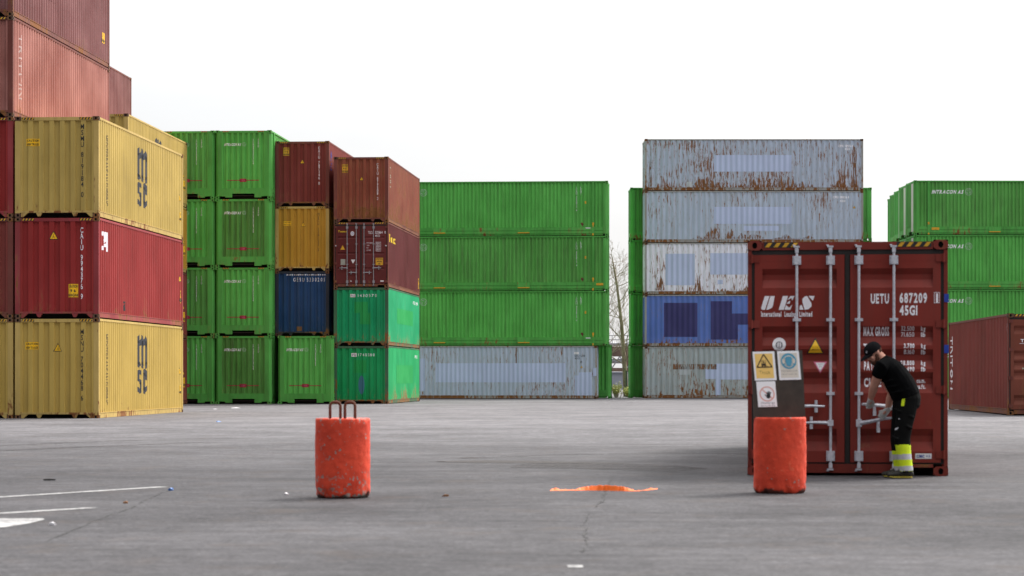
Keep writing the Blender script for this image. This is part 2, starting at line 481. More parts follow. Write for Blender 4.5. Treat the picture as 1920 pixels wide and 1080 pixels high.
def container(label, W, L, H, wm, fm, near='blind', style='iso', side='corr', pos=None, rz=0.0, anchor='right', z=0.0,
              group=None, sides='lr', stripes=True, cm=None, rear='panel', lp=None, cast='near', left_mat=None, doormat=None):
    """one shipping container: local x across, y along from the near end (y=0), z up"""
    cm = cm or (fm if fm.name in ('oxide_red_frame', 'green_frame') else M['cast'])
    lx = {'right': W/2, 'left': -W/2, 'mid': 0, 'rightend': W/2}[anchor]
    ly = L if anchor == 'rightend' else 0
    if anchor == 'rightend': lx = W/2
    ca, sa = math.cos(rz), math.sin(rz)
    loc = (pos[0]-(ca*lx-sa*ly), pos[1]-(sa*lx+ca*ly), z)
    root = empty('shipping_container', loc, rz)
    tag(root, label, 'shipping container', group)
    c = Box(); c.root = root; c.W, c.L, c.H = W, L, H
    euro = style == 'euro'
    pw, pd = (0.29, 0.26) if euro else (0.15, 0.11)
    pwd = 0.048 if near == 'door' else pw
    # ---- frame
    f = MB()
    hx = W/2
    ztop = H-0.003
    for sx in (-1, 1):
        for (ya, yb) in ((0.0, pd), (L-pd, L)):
            if euro:
                yo, yi = (ya, yb) if ya == 0 else (yb, ya)
                sg = 1 if ya == 0 else -1
                P = [(sx*(hx-pw), yo), (sx*(hx-0.10), yo), (sx*hx, yo+sg*0.13), (sx*hx, yi), (sx*(hx-pw), yi)]
                f.prism(P, lambda u, v, d: (u, v, d), 0.118, H-0.118)
            else:
                f.box((sx*(hx-(pwd if ya == 0.0 else pw)), ya+0.004, 0.118), (sx*hx, yb, H-0.118))
        # side rails
        f.box((sx*(hx-0.07), 0.17, H-0.075), (sx*(hx-0.004), L-0.17, H-0.012))
        if euro:
            f.box((sx*(hx-0.14), 0.27, 0.03), (sx*(hx-0.05), L-0.27, 0.13))
            f.box((sx*(hx-0.14), 0.27, 0.13), (sx*(hx-0.012), L-0.27, 0.27))
            f.box((sx*(hx-0.14), 0.27, 0.27), (sx*(hx-0.030), L-0.27, 0.30))
            f.box((sx*(hx-0.14), 0.27, 0.30), (sx*(hx-0.006), L-0.27, 0.47))
            for yp in (0.75, L-0.87):
                f.box((sx*(hx-0.09), yp, 0.02), (sx*(hx+0.006), yp+0.12, H-0.01))
        else:
            f.box((sx*(hx-0.06), 0.17, 0.03), (sx*(hx-0.014), L-0.17, 0.178))
            f.box((sx*(hx-0.06), 0.17, 0.168), (sx*(hx-0.004), L-0.17, 0.19))
    for (ya, sg) in ((0.0, 1), (L, -1)):
        f.box((-hx+0.178, ya+sg*0.006, H-0.115), (hx-0.178, ya+sg*0.10, H-0.02))
        if euro:
            mp = lambda u, v, d, ya=ya, sg=sg: (u, ya+sg*d, v)
            band = [(-hx+pw, 0.47), (-hx+pw, 0.11), (-hx+0.44, 0.11), (-hx+0.44, 0.06), (-0.50, 0.06), (-0.50, 0.23),
                    (0.50, 0.23), (0.50, 0.06), (hx-0.44, 0.06), (hx-0.44, 0.11), (hx-pw, 0.11), (hx-pw, 0.47)]
            # butted pieces of the notched sill
            for a, b, lo in ((-hx+pw, -hx+0.44, 0.11), (-hx+0.44, -0.50, 0.06), (-0.50, 0.50, 0.23), (0.50, hx-0.44, 0.06), (hx-0.44, hx-pw, 0.11)):
                f.box((a, ya+sg*0.006, lo), (b, ya+sg*0.10, 0.47))
        elif near == 'door' and ya == 0.0:
            f.box((-hx+0.178, 0.006, 0.035), (hx-0.178-0.30, 0.10, 0.145))
            f.box((hx-0.178-0.30, 0.006, 0.105), (hx-0.178, 0.10, 0.145))
        else:
            f.box((-hx+pw, ya+sg*0.006, 0.135), (hx-pw, ya+sg*0.10, 0.19))
            for sx in (-1, 1):
                mp = lambda u, v, d, ya=ya, sg=sg: (u, ya+sg*d, v)
                e = sx*(hx-0.178)
                P = [(e, 0.005), (e, 0.135), (e-sx*0.20, 0.135), (e-sx*0.05, 0.005)]
                f.prism(P, mp, 0.012, 0.09)
                xm = sx*0.52
                f.prism([(xm-0.09, 0.135), (xm-0.035, 0.03), (xm+0.035, 0.03), (xm+0.09, 0.135)], mp, 0.012, 0.09)
    f.build('frame', fm, root)
    # ---- floor and cross members
    f = MB()
    f.box((-hx+0.07, 0.12, 0.125), (hx-0.07, L-0.12, 0.16))
    k = int(L/0.6)
    for i in range(1, k):
        f.box((-hx+0.07, L*i/k-0.02, 0.03), (hx-0.07, L*i/k+0.02, 0.125))
    f.build('floor', M['floorwood'], root)
    # ---- roof
    rw = Wall(lambda u, v, w: (v, u, H-0.016+w), corr(0.11, L-0.11, 0.42, 0.2, 0.03, 0.018))
    sheet('roof', rw, -hx+0.03, hx-0.03, wm, root)
    # ---- walls
    zb, zt = (0.47, H-0.075) if euro else (0.185, H-0.075)
    ulo, uhi = (0.24, L-0.24) if euro else (0.10, L-0.10)
    if side == 'wave': sp = wave(ulo, uhi, lp or 0.30, 0.036)
    elif side == 'flat': sp = [(ulo, 0), (uhi, 0)]
    elif side == 'fine': sp = corr(ulo, uhi, lp or 0.205, 0.092, 0.012, 0.040)
    else: sp = corr(ulo, uhi, lp or 0.278, 0.072, 0.068, 0.036)
    sb = 0.040 if euro else 0.010
    c.right = Wall(lambda u, v, w: (hx-sb+w, u, v), sp)
    c.left = Wall(lambda u, v, w: (-hx+sb-w, L-u, v), sp)
    if 'r' in sides: sheet('side_wall', c.right, zb, zt, wm, root, side == 'wave')
    if 'l' in sides: sheet('side_wall', c.left, zb, zt, left_mat or wm, root, side == 'wave')
    ep = corr(-hx+pw-0.01, hx-pw+0.01, 0.29 if not euro else 0.235, 0.125 if not euro else 0.105, 0.018, 0.052)
    c.end = Wall(lambda u, v, w: (u, 0.014-w, v), ep)
    c.rear = Wall(lambda u, v, w: (-u, L-0.014+w, v), ep)
    if near == 'blind':
        sheet('end_wall', c.end, zb-0.005, H-0.10, wm, root)
    else:
        door_end(c, wm, fm, near, doormat)
    if rear == 'cream':
        c2 = c.rear
        sheet('end_wall', c2, zb-0.005, H-0.10, M['cream'], root)
    else:
        sheet('end_wall', c.rear, zb-0.005, H-0.10, wm, root)
    # ---- castings
    ex = 0.004
    if cast != 'none':
        ends = ((0, -1),) if cast == 'near' else ((0, -1), (L, 1))
        for (yy, sy) in ends:
            for sx in (-1, 1):
                for zz, up in ((0.0, 0), (H-0.118, 1)):
                    casting(root, sx*(hx+ex), yy+sy*ex, zz, sx, sy, cm, up)
    endmp = lambda u, v, w: (u, 0.004-w, v)
    if stripes:
        if near == 'door': haz(c, W, H, H-0.085, 0.062, 0.42, 0.20, root, endmp)
        elif euro: haz(c, W, H, H-0.075, 0.05, 0.28, 0.32, root, endmp)
        else: haz(c, W, H, H-0.095, 0.065, 0.36, 0.20, root, endmp)
    return c

def door_end(c, wm, fm, kind, dm):
    root, W, H = c.root, c.W, c.H; hx = W/2
    dm = dm or wm
    z0, z1 = 0.165, H-0.175
    # gasket behind and around the leaves
    g = MB()
    g.box((-hx+0.049, 0.075, 0.146), (hx-0.049, 0.09, H-0.117))
    for sg in (-1, 1): g.box((sg*(hx-0.048), 0.02, z0), (sg*(hx-0.082), 0.074, z1))
    g.box((-hx+0.05, 0.02, z1+0.002), (hx-0.05, 0.044, H-0.118))
    g.box((-0.028, 0.02, z0), (0.028, 0.044, z1))
    g.box((-hx+0.05, 0.02, 0.147), (hx-0.05, 0.044, z0-0.002))
    g.build('door_gasket', M['rubber'], root)
    def zz(py): return (892-py)/152.2*(H/2.896)
    gr = [(504, 540), (612, 648), (655, 692), (698, 737), (804, 846)]
    if kind == 'door' and getattr(c, 'doorstyle', None) is None and H < 2.8: pass
    pr = [(z0+0.08, 0.0)]
    grs = gr if c_door[0] == 'deep' else [(548, 566), (654, 672), (757, 775)]
    dep = 0.05 if c_door[0] == 'deep' else 0.028
    for a, b in sorted(grs, key=lambda q: -q[0]):
        lo, hi = zz(b), zz(a)
        d = hi-lo
        pr += [(lo, 0.0), (lo+0.42*d, -dep), (lo+0.70*d, -dep), (hi, 0.0)]
    pr.append((z1-0.08, 0.0))
    pr.sort(key=lambda q: q[0])
    c.door = Wall(lambda u, v, w: (u, 0.0072-w, v), pr, axis='v')
    c.door.clip = (hx-0.085-0.095, 0.035+0.095)
    rods = ((-0.617, -0.205), (0.14, 0.565))
    for di, (xa, xb) in enumerate(((-hx+0.085, -0.035), (0.035, hx-0.085))):
        leaf = MB()
        b = 0.095
        # leaf border
        leaf.box((xa, 0.006, z0), (xb, 0.045, z0+0.08))
        leaf.box((xa, 0.006, z1-0.08), (xb, 0.045, z1))
        leaf.box((xa, 0.0065, z0+0.08), (xa+b, 0.045, z1-0.08))
        leaf.box((xb-b, 0.0065, z0+0.08), (xb, 0.045, z1-0.08))
        n = len(pr)
        leaf.add([c.door.mp(xa+b, t, w) for t, w in pr]+[c.door.mp(xb-b, t, w) for t, w in pr],
                 [(i, i+1, n+i+1, n+i) for i in range(n-1)])
        # groove ends
        d = leaf.build('door', dm, root)
        # hinges
        hs = -1 if di == 0 else 1
        for py in (485, 608, 731, 852):
            h = MB(); zc = zz(py)
            e = xa if di == 0 else xb
            h.box((e-hs*0.06, -0.008, zc-0.045), (hs*(hx-0.01), 0.0055, zc+0.045))
            h.tube([(hs*(hx-0.05), -0.012, zc-0.055), (hs*(hx-0.05), -0.012, zc+0.055)], 0.016, 8)
            h.build('hinge', fm, d)
        for x in rods[di]:
            rm = M['galv'] if c_door[0] == 'deep' else M['galvdull']
            r = MB()
            y = -0.045
            r.tube([(x, y, zz(876)), (x, y, zz(466))], 0.0175, 10)
            for py, hh, ww in ((488.5, 0.055, 0.105), (855, 0.062, 0.105)):
                zc = zz(py)
                r.box((x-ww/2, -0.028, zc-hh), (x+ww/2, 0.0055, zc+hh))
                r.box((x-0.032, -0.072, zc-hh*0.95), (x+0.032, -0.028, zc+hh*0.95))
                for sg in (-1, 1):
                    for s2 in (-1, 1):
                        r.tube([(x+sg*0.042, -0.038, zc+s2*hh*0.6), (x+sg*0.042, -0.027, zc+s2*hh*0.6)], 0.008, 6)
            for py in (600, 738):
                zc = zz(py)
                r.box((x-0.05, -0.034, zc-0.018), (x+0.05, 0.0055, zc+0.018))
                r.box((x-0.024, -0.07, zc-0.020), (x+0.024, -0.034, zc+0.020))
            for py, sg in ((463, 1), (880, -1)):
                zc = zz(py)
                r.box((x-0.04, -0.06, zc-0.010), (x+0.035, 0.004, zc+0.010))
                r.box((x-0.022, -0.066, zc-sg*0.045-0.03), (x+0.022, -0.02, zc-sg*0.045+0.03))
                r.box((x-0.05, -0.035, zc+sg*0.012), (x-0.02, 0.004, zc+sg*0.024))
            rod = r.build('lock_rod', rm, d)
            # handle
            inner = (x == rods[di][1]) if di == 0 else (x == rods[di][0])
            pz = 793 if inner else 762
            zc = zz(pz)
            turned = c_door[0] == 'deep' and di == 1
            dr = 1 if di == 1 else -1
            if c_door[0] == 'deep' and not inner: dr = -dr
            hb = MB()
            hl = 0.34
            if turned:
                up = 0.065 if inner else 0.03
                hb.box((x-0.035, -0.10, zc-0.045), (x+0.035, -0.03, zc+0.045))
                hb.tube([(x+dr*0.03, -0.09, zc), (x+dr*0.10, -0.15, zc+up*0.2), (x+dr*0.30, -0.31, zc+up*0.9), (x+dr*0.39, -0.37, zc+up)], [0.027, 0.024, 0.020, 0.015], 8)
            else:
                hb.box((x-0.035, -0.09, zc-0.035), (x+0.035, -0.03, zc+0.035))
                hb.tube([(x+dr*0.02, -0.07, zc), (x+dr*0.18, -0.065, zc+0.005), (x+dr*hl, -0.055, zc)], [0.022, 0.018, 0.013], 8)
            # the seal keeper the handle snaps into
            kx = x+dr*0.235
            kz = zc - (0.04 if turned else 0)
            hb.box((kx-0.018, -0.028, kz-0.075), (kx+0.018, 0.0055, kz+0.07))
            hb.tube([(kx, -0.05, kz-0.075), (kx, -0.05, kz-0.02)], 0.022, 8)
            hb.tube([(kx, -0.05, kz+0.03), (kx, -0.05, kz+0.075)], 0.018, 8)
            hb.build('handle', rm, rod)
    return c
c_door = ['flat']

# ------------------------------------------------------------------ positions: photo pixel + scale (px per metre) -> ground point
def at(px, s): return ((px-960)/s, F/s)
HC, ST = 2.896, 2.591
L40, L45 = 12.192, 13.716
EOFF = 0.0
def triangle(u, v, s): return [poly((u-s/2, v), (u+s/2, v), (u, v+s*0.95))]
def warn_tri(c, u, v, s, wall=None):
    w = wall or c.end
    decal('warning_sticker', c.root, w, [(triangle(u, v, s), M['black']), (triangle(u, v+s*0.07, s*0.78), M['sticker']),
          ([rect(u-s*.14, v+s*.2, u+s*.14, v+s*.23), rect(u-s*.11, v+s*.29, u+s*.11, v+s*.32), stroke((u, v+s*.36), (u+s*.04, v+s*.55), s*.05)], M['black'])])
def caution(c, u, v, w, h, lines, wall=None, ht=None, col='sticker'):
    sh = []
    n = len(lines)
    for i, t in enumerate(lines):
        lh = ht or h/n*0.6
        sh += text(t, u+w/2, v+h-(i+1)*h/n+(h/n-lh)/2, lh, anchor='c', width=w*0.86 if len(t) > 4 else None, bold=1)
    decal('caution_sticker', c.root, wall or c.end, [([rect(u, v, u+w, v+h)], M[col]), (sh, M['black'])])
def patches(name, c, wall, shapes, mat):
    for q in shapes: decal(name, c.root, wall, [([q], M[mat])])
def clusters(c, wall, shapes, seed=1):
    rn_ = random.Random(seed)
    for (vv, f) in shapes:
        us = [p[0] for p in vv]; zs = [p[1] for p in vv]
        u0, u1, v0, v1 = min(us), max(us), min(zs), max(zs)
        P = [(u0, v0), (u1, v0)]; n = max(3, int((u1-u0)/0.075)); h = 0.6
        for i in range(n+1):
            h = min(1.0, max(0.12, h+rn_.uniform(-0.35, 0.35)))
            e = min(1.0, 0.35+2.4*min(i, n-i)/n)
            P.append((u1-(u1-u0)*i/n, v0+(v1-v0)*h*e))
            if rn_.random() < 0.5 and i < n: P.append((u1-(u1-u0)*(i+0.45)/n, v0+(v1-v0)*h*e*rn_.uniform(0.3, 0.9)))
        decal('rust_patch', c.root, wall, [([poly(*P)], M['cluster'])])
def letterings(c, wall, *groups, mat='white'):
    for g in groups: lettering(c, wall, g, mat)
def lettering(c, wall, shapes, mat='white', name='lettering'):
    return decal(name, c.root, wall, [(shapes, M[mat])])

def msc_logo(u, v, s=1.0):
    """angular m over s c, in metres about its lower left"""
    S = []
    top = 1.66
    for i, x in enumerate((0.0, 0.47, 0.94)):
        S.append(rect(x+0.04, 0.82, x+0.31, 1.50))
        S.append(poly((x-0.02, 0.80), (x+0.175, 0.70), (x+0.37, 0.80), (x+0.33, 0.90), (x+0.0, 0.90)))
    S.append(poly((-0.02, 1.44), (0.20, 1.44), (0.31, 1.50), (0.31, 1.68), (0.15, 1.68), (-0.02, 1.60)))
    for x in (0.31, 0.78):
        S.append(poly((x, 1.36), (x+0.20, 1.40), (x+0.47, 1.30), (x+0.47, 1.50), (x+0.28, 1.68), (x+0.16, 1.62), (x, 1.52)))
    # s
    S += [poly((0.05, 0.66), (0.22, 0.70), (0.52, 0.62), (0.52, 0.50), (0.30, 0.55), (0.27, 0.42), (0.05, 0.42)),
          poly((0.05, 0.42), (0.27, 0.42), (0.55, 0.34), (0.55, 0.24), (0.34, 0.26), (0.05, 0.36)),
          poly((0.33, 0.32), (0.55, 0.30), (0.55, 0.08), (0.36, 0.0), (0.33, 0.14)),
          poly((0.03, 0.20), (0.20, 0.14), (0.36, 0.14), (0.36, 0.0), (0.22, -0.02), (0.03, 0.06))]
    # c
    S += [poly((0.68, 0.10), (0.92, 0.06), (0.92, 0.58), (0.68, 0.60)),
          poly((0.68, 0.60), (0.92, 0.50), (1.22, 0.48), (1.22, 0.62), (1.02, 0.72), (0.86, 0.70)),
          poly((1.05, 0.40), (1.22, 0.36), (1.22, 0.50), (1.05, 0.52)),
          poly((0.68, 0.12), (0.80, 0.0), (0.98, -0.04), (1.22, 0.10), (1.22, 0.24), (1.0, 0.14), (0.80, 0.20))]
    return shift(S, u, v, s)

def emblem(u, v, r):
    S = [ring(u, v, r*0.88, r, 26)]
    for a in (80, 200, 320):
        S.append(ring(u, v, r*0.5, r*0.62, 5, a, a+70))
        x, y = u+r*0.56*math.cos(R(a)), v+r*0.56*math.sin(R(a))
        S.append(stroke((x, y), (u+r*0.95*math.cos(R(a-18)), v+r*0.95*math.sin(R(a-18))), r*0.10))
        S.append(stroke((u+r*0.1*math.cos(R(a)), v+r*0.1*math.sin(R(a))), (x, y), r*0.09))
    return S

# ==================================================================== LEFT STACKS
GA = 'containers stacked at the left edge'
tA = R(-3.7)
pA = at(185, 65.4)
ax = (math.cos(tA), math.sin(tA))
pA0 = (pA[0]-2.50*ax[0], pA[1]-2.50*ax[1])
def stackpos(p, dx, t): return (p[0]+dx*math.cos(t), p[1]+dx*math.sin(t))

def msc_side(c, dark=True):
    lettering(c, c.right, msc_logo(5.25, 0.70, 1.08), 'navyink', 'logo')
    lettering(c, c.right, rot_text('MEDITERRANEAN SHIPPING', 1.02, 2.45, 0.17, down=True, length=2.05), 'black')
    caution(c, 11.75, 0.62, 0.22, 0.30, ['96', 'HIGH'], c.right)
    warn_tri(c, 11.72, 1.30, 0.24, c.right)

c = container('mustard yellow container at ground level, left front stack, black logo on its long side', 2.438, L40, HC, M['yellow'], M['yframe'],
              pos=pA, rz=tA, z=0, group=GA, cast='all')
lettering(c, c.end, vtext('MSNU 704468 6', 0.73, 2.60, 0.145, 1.15, 0.74, 2), 'black')
caution(c, -0.93, 2.00, 0.40, 0.21, ['CAUTION', 'HIGH TRAILER'])
warn_tri(c, 0.02, 1.94, 0.26); msc_side(c)
c = container('crimson red container sandwiched between two mustard yellow ones', 2.438, L40, HC, M['crimson'], M['crframe'],
              pos=pA, rz=tA, z=HC, group=GA, cast='all')
lettering(c, c.end, vtext('CAIU 994376 9', 0.72, 2.62, 0.145, 1.15, 0.74, 2), 'white')
caution(c, 0.33, 0.60, 0.28, 0.38, ['CAUTION', '9 6', 'HIGH']); warn_tri(c, -0.10, 2.26, 0.26)
lettering(c, c.right, [rect(1.04, 1.96, 1.18, 2.52)], 'white', 'logo')
lettering(c, c.right, shift([rect(0.0, 0.02, 0.22, 0.14), rect(0.0, 0.44, 0.22, 0.56),
          poly((0.22, 0.30), (0.36, 0.30), (0.56, 0.56), (0.40, 0.56)), poly((0.30, 0.18), (0.54, 0.30), (0.54, 0.50), (0.30, 0.28)), rect(0.40, 0.12, 0.54, 0.22)], 0.42, 1.96), 'white', 'logo')
caution(c, 11.78, 0.78, 0.22, 0.42, ['96', 'HIGH'], c.right); warn_tri(c, 11.75, 1.50, 0.22, c.right)
lettering(c, c.right, [rect(3.3, 0.30, 3.5, 0.42), rect(3.3, 0.52, 3.5, 0.58), poly((3.3, 0.42), (3.4, 0.42), (3.5, 0.50), (3.4, 0.50))], 'black')
c = container('mustard yellow container on the crimson red one, top of its stack', 2.438, L40, HC, M['yellow2'], M['yframe'],
              pos=pA, rz=tA, z=2*HC, group=GA, cast='all')
lettering(c, c.end, vtext('MSMU 819184 0', 0.74, 2.70, 0.145, 1.18, 0.74, 2), 'black')
caution(c, -0.90, 2.05, 0.40, 0.21, ['CAUTION', 'HIGH TRAILER']); msc_side(c)

for lv, (lab, wm, fm) in enumerate((
        ('mustard yellow container cut off by the left photo edge, at ground level', 'yellow', 'yframe'),
        ('dark brown container cut off by the left photo edge, second from the ground', 'brown', 'brframe'),
        ('dark crimson container cut off by the left photo edge, third from the ground', 'crimson', 'crframe'),
        ('faded pinkish red container with a vertical white name, beneath the topmost left one', 'pink', 'brframe'),
        ('chalky dark red container at the very top left, highest in the yard', 'plum', 'brframe'))):
    c = container(lab, 2.438, L40, HC, M[wm], M[fm], pos=pA0, rz=tA, z=lv*HC, group=GA, cast='all')
    if lv == 3:
        lettering(c, c.right, rot_text('TRITON', 0.72, 2.50, 0.40, down=True, length=1.9, bold=0), 'faint')
        warn_tri(c, 11.3, 0.9, 0.25, c.right)
    if lv == 4:
        caution(c, 11.2, 0.75, 0.30, 0.35, ['96', 'HIGH'], c.right)
        decal('paint_patch', c.root, c.right, [([rect(3.6, 1.1, 4.9, 2.2)], M['plum'])])
# row behind it
tA2 = R(-3.4)
pA2 = at(240, 47.6)
GB = 'containers in the second row at the left'
for lv, (lab, wm, fm) in enumerate((
        ('brown container mostly hidden behind the front yellow one, at ground level', 'brown', 'brframe'),
        ('brown container mostly hidden behind the front crimson one', 'brown', 'brframe'),
        ('yellow container, only a thin strip showing behind the front yellow top one', 'yellow3', 'yframe'),
        ('tan yellow container whose long side slopes down behind the front yellow one', 'yellow2', 'yframe'))):
    c = container(lab, 2.438, L40, HC, M[wm], M[fm], pos=pA2, rz=tA2, z=lv*HC, group=GB, cast='all')
    caution(c, 11.45, 0.75, 0.30, 0.42, ['96', 'HIGH'], c.right); warn_tri(c, 11.4, 1.30, 0.26, c.right)
    if lv == 3:
        lettering(c, c.end, vtext('MSKU 704 1', 0.55, 2.6, 0.15), 'black')
        lettering(c, c.right, msc_logo(5.35, 0.78), 'navyink', 'logo')
c = container('purplish brown container standing against the sky behind the pinkish red one', 2.438, L40, HC, M['plum'], M['brframe'],
              pos=stackpos(pA2, -2.50, tA2), rz=tA2, z=4*HC, group=GB, cast='all')

# ==================================================================== GREEN END-ON STACKS
tB = R(-4.2)
GC = 'green containers seen from the end'
def green_end(c, num, line=True, dv=0.0):
    lettering(c, c.end, text('INTRACON AS', -0.87, 2.35+dv, 0.115, shear=0.28, bold=1, width=0.74), 'white')
    lettering(c, c.end, emblem(0.03, 2.41+dv, 0.085), 'pale', 'emblem')
    lettering(c, c.end, vtext(num, 0.44, 2.66+dv, 0.085, 1.12, 0.8), 'white')
    lettering(c, c.end, vtext('EAPD', 0.67, 2.66+dv, 0.085, 1.12, 0.8), 'white')
    if line:
        decal('load_marking', c.root, c.end, [([rect(-0.74, 0.80, 0.70, 0.835), rect(-0.17, 0.745, 0.13, 0.89)], M['redline']),
              ([rect(-0.12, 0.79, 0.08, 0.805), rect(-0.12, 0.825, 0.08, 0.84)], M['pinkedge'])])
HG = 3.03
pB1 = at(508.5, 42.4)
names = ('ground level', 'second from the ground', 'third from the ground', 'top')
for lv in range(4):
    c = container('left green container end half hidden behind yellow containers, %s' % names[lv], 2.5, L45, HG,
                  M[('green', 'green2', 'green', 'green2')[lv]], M['grframe'], style='euro', side='fine',
                  pos=stackpos(pB1, -2.545, tB), rz=tB, z=lv*HG, group=GC)
    green_end(c, 'ICAU45%d813' % (200+lv*3))
for lv in range(4):
    c = container('green container end just left of the brown and navy ends, %s' % names[lv], 2.5, L45, HG,
                  M[('green3', 'green', 'green3', 'green')[lv]], M['grframe'], style='euro', side='fine',
                  pos=pB1, rz=tB, z=lv*HG, group=GC)
    green_end(c, 'ICAU45%d704' % (310+lv*7))
c = container('bright green end with white lettering and red line, under the dark blue container', 2.48, L45, HG, M['green'], M['grframe'],
              style='euro', side='fine', pos=at(625, 42.4), rz=tB, z=0, group=GC)
green_end(c, 'ICAU450962')
GD = 'containers stacked on the bright green one'
pB2 = at(617, 42.1)
c = container('dark navy blue container with white number across the top of its end', 2.42, L40, HC, M['navy'], M['nvframe'],
              pos=pB2, rz=tB, z=HG, group=GD, stripes=False)
lettering(c, c.end, text('GESU 5330205', -0.40, 2.43, 0.16, gap=0.62, xs=0.62, width=1.42), 'white')
lettering(c, c.end, [rect(-0.70+i*0.083, 2.70, -0.655+i*0.083, 2.75) for i in range(22)], 'white', 'vent_holes')
decal('rust_patch', c.root, c.end, [([rect(-0.26, 0.22, -0.02, 0.42)], M['patch_r'])])
c = container('ochre yellow container between a brown one above and a navy one below', 2.42, L40, HC, M['yellow3'], M['yframe'],
              pos=pB2, rz=tB, z=HG+HC, group=GD)
lettering(c, c.end, vtext('MSCU 134133 2', 0.73, 2.60, 0.12, 1.15, 0.75), 'black')
caution(c, -0.86, 2.02, 0.36, 0.20, ['CAUTION', 'HIGH TRAILER']); warn_tri(c, 0.04, 1.98, 0.22)
c = container('brown container end with yellow stickers, topmost beside the top green ends', 2.42, L40, HC, M['brown'], M['brframe'],
              pos=pB2, rz=tB, z=HG+2*HC, group=GD)
lettering(c, c.end, vtext('CAIU 787346 0', 0.76, 2.66, 0.12, 1.15, 0.75), 'white')
caution(c, -0.86, 2.25, 0.27, 0.36, ['CAUTION', '9 6', 'HIGH'], col='haz'); warn_tri(c, 0.0, 1.90, 0.20)
lettering(c, c.right, rot_text('CAI', 0.6, 2.55, 0.3, length=0.9, gap=0.08), 'bluetext')

# ==================================================================== TEAL STACK
tC = R(-4.4)
pC = at(728, 42.3)
GE = 'containers in the stack beside the long green wall'
zC = 0.0
c = container('jade green container with rusty frame, ground level right of the bright green end', 2.438, L40, ST, M['teal2'], M['tealframe'],
              side='flat', pos=pC, rz=tC, z=zC, group=GE, stripes=False, cast='all')
lettering(c, c.end, text('1740380', -0.12, 2.12, 0.125, gap=0.42, xs=0.7, width=0.72), 'white')
decal('number_plate', c.root, c.end, [([rect(-0.43, 2.10, -0.19, 2.26)], M['paper']), (text('IPXU', -0.40, 2.13, 0.09, xs=0.6, width=0.18), M['black'])])
decal('paint_patch', c.root, c.end, [([rect(-0.32, 1.38, 0.24, 1.95)], M['patch_g'])])
decal('paint_patch', c.root, c.end, [([disc(0.02, 0.85, 0.14, 16, 0.42)], M['patch_s'])])
decal('paint_patch', c.root, c.right, [([rect(3.0, 0.9, 9.4, 1.75)], M['patch_g'])])
lettering(c, c.right, text('IPXU', 10.2, 2.1, 0.15, width=1.0), 'white')
c = container('sea green container with square repainted patch, under the maroon door end', 2.438, L40, ST, M['teal'], M['tealframe'],
              side='flat', pos=pC, rz=tC, z=zC+ST, group=GE, stripes=False, cast='all')
lettering(c, c.end, text('1430570', -0.14, 2.16, 0.125, gap=0.42, xs=0.7, width=0.84), 'white')
decal('number_plate', c.root, c.end, [([rect(-0.48, 2.15, -0.26, 2.29)], M['paper']), (text('IPXU', -0.46, 2.17, 0.09, xs=0.6, width=0.18), M['black'])])
decal('paint_patch', c.root, c.end, [([rect(-0.30, 1.45, 0.30, 1.95), rect(-0.05, 0.95, 0.42, 1.45)], M['patch_g'])])
decal('paint_patch', c.root, c.right, [([rect(3.2, 1.05, 9.4, 1.75)], M['patch_g'])])
lettering(c, c.right, text('IPXU 1430', 9.4, 2.1, 0.15, width=2.0), 'white')
zC2 = 2*ST
c_door[0] = 'flat'
c = container('maroon container with closed lock rod doors facing us, on sea green one', 2.438, L40, HC, M['maroon'], M['brframe'], near='door',
              pos=pC, rz=tC, z=zC2, group=GE, cast='all', left_mat=None)
K = 344.0                                                             # crop pixels per metre on this door
def du(px): return (px-465)/K
def dv(py): return (1030-py)/K
dw = c.door
lettering(c, dw, text('Touax', du(112), dv(190), 0.085, bold=1, width=0.40), 'yellowtx')
decal('round_badge', c.root, dw, [([disc(du(333), dv(210), 0.083, 20, 0.10)], M['paper']), ([ring(du(333), dv(210), 0.03, 0.05, 14)], M['bluetape'])])
lettering(c, dw, text('TGCU', du(575), dv(215), 0.12, width=0.21), 'white')
letterings(c, dw, text('525864', du(682), dv(213), 0.115, width=0.33), text('0', du(826), dv(213), 0.11, width=0.06))
lettering(c, dw, text('45G1', du(682), dv(264), 0.10, width=0.21), 'white')
for i, (t, w) in enumerate((('MAX GROSS', 0.28), ('TARE', 0.12), ('NET', 0.08), ('CU CAP', 0.18))):
    lettering(c, dw, text(t, du(552), dv(362+i*37), 0.045, width=w), 'white')
sm = []
for i in range(7):
    sm += text('30480 KG', du(690), dv(352+i*22), 0.042, width=0.24)
lettering(c, dw, sm, 'white')
decal('warning_sticker', c.root, dw, [(triangle(du(183), dv(455), 0.21), M['haz'])])
decal('data_plate', c.root, dw, [([rect(du(152), dv(690), du(224), dv(600))], M['greyplate'])])
decal('warning_sticker', c.root, dw, [([poly((du(310), dv(608)), (du(342), dv(670)), (du(376), dv(608)))], M['paper'])])
caution(c, du(690), dv(692), 0.33, 0.32, ['CAUTION', 'HIGH', '96'], dw, col='haz')
decal('maker_sticker', c.root, dw, [([rect(du(762), dv(945), du(814), dv(928)), rect(du(300), dv(943), du(320), dv(930))], M['paper'])])
for a in (58, 838):
    decal('reflector', c.root, Wall(lambda u, v, w: (u, -0.01-w, v), [(-9, 0), (9, 0)]), [([rect(du(a), dv(405), du(a+28), dv(390))], M['galv'])])
lettering(c, c.right, text('Touax', 0.35, 2.05, 0.34, bold=1, width=2.3), 'yellowtx')
caution(c, 11.75, 0.35, 0.25, 0.5, ['96', 'HIGH'], c.right)
c = container('rust spotted brown container on the maroon door end, top of its stack', 2.438, L40, HC, M['brownrust'], M['brframe'],
              pos=pC, rz=tC, z=zC2+HC, group=GE, cast='all')
lettering(c, c.end, vtext('CAIU 879508 2', 0.74, 2.62, 0.115, 1.15, 0.75), 'white')
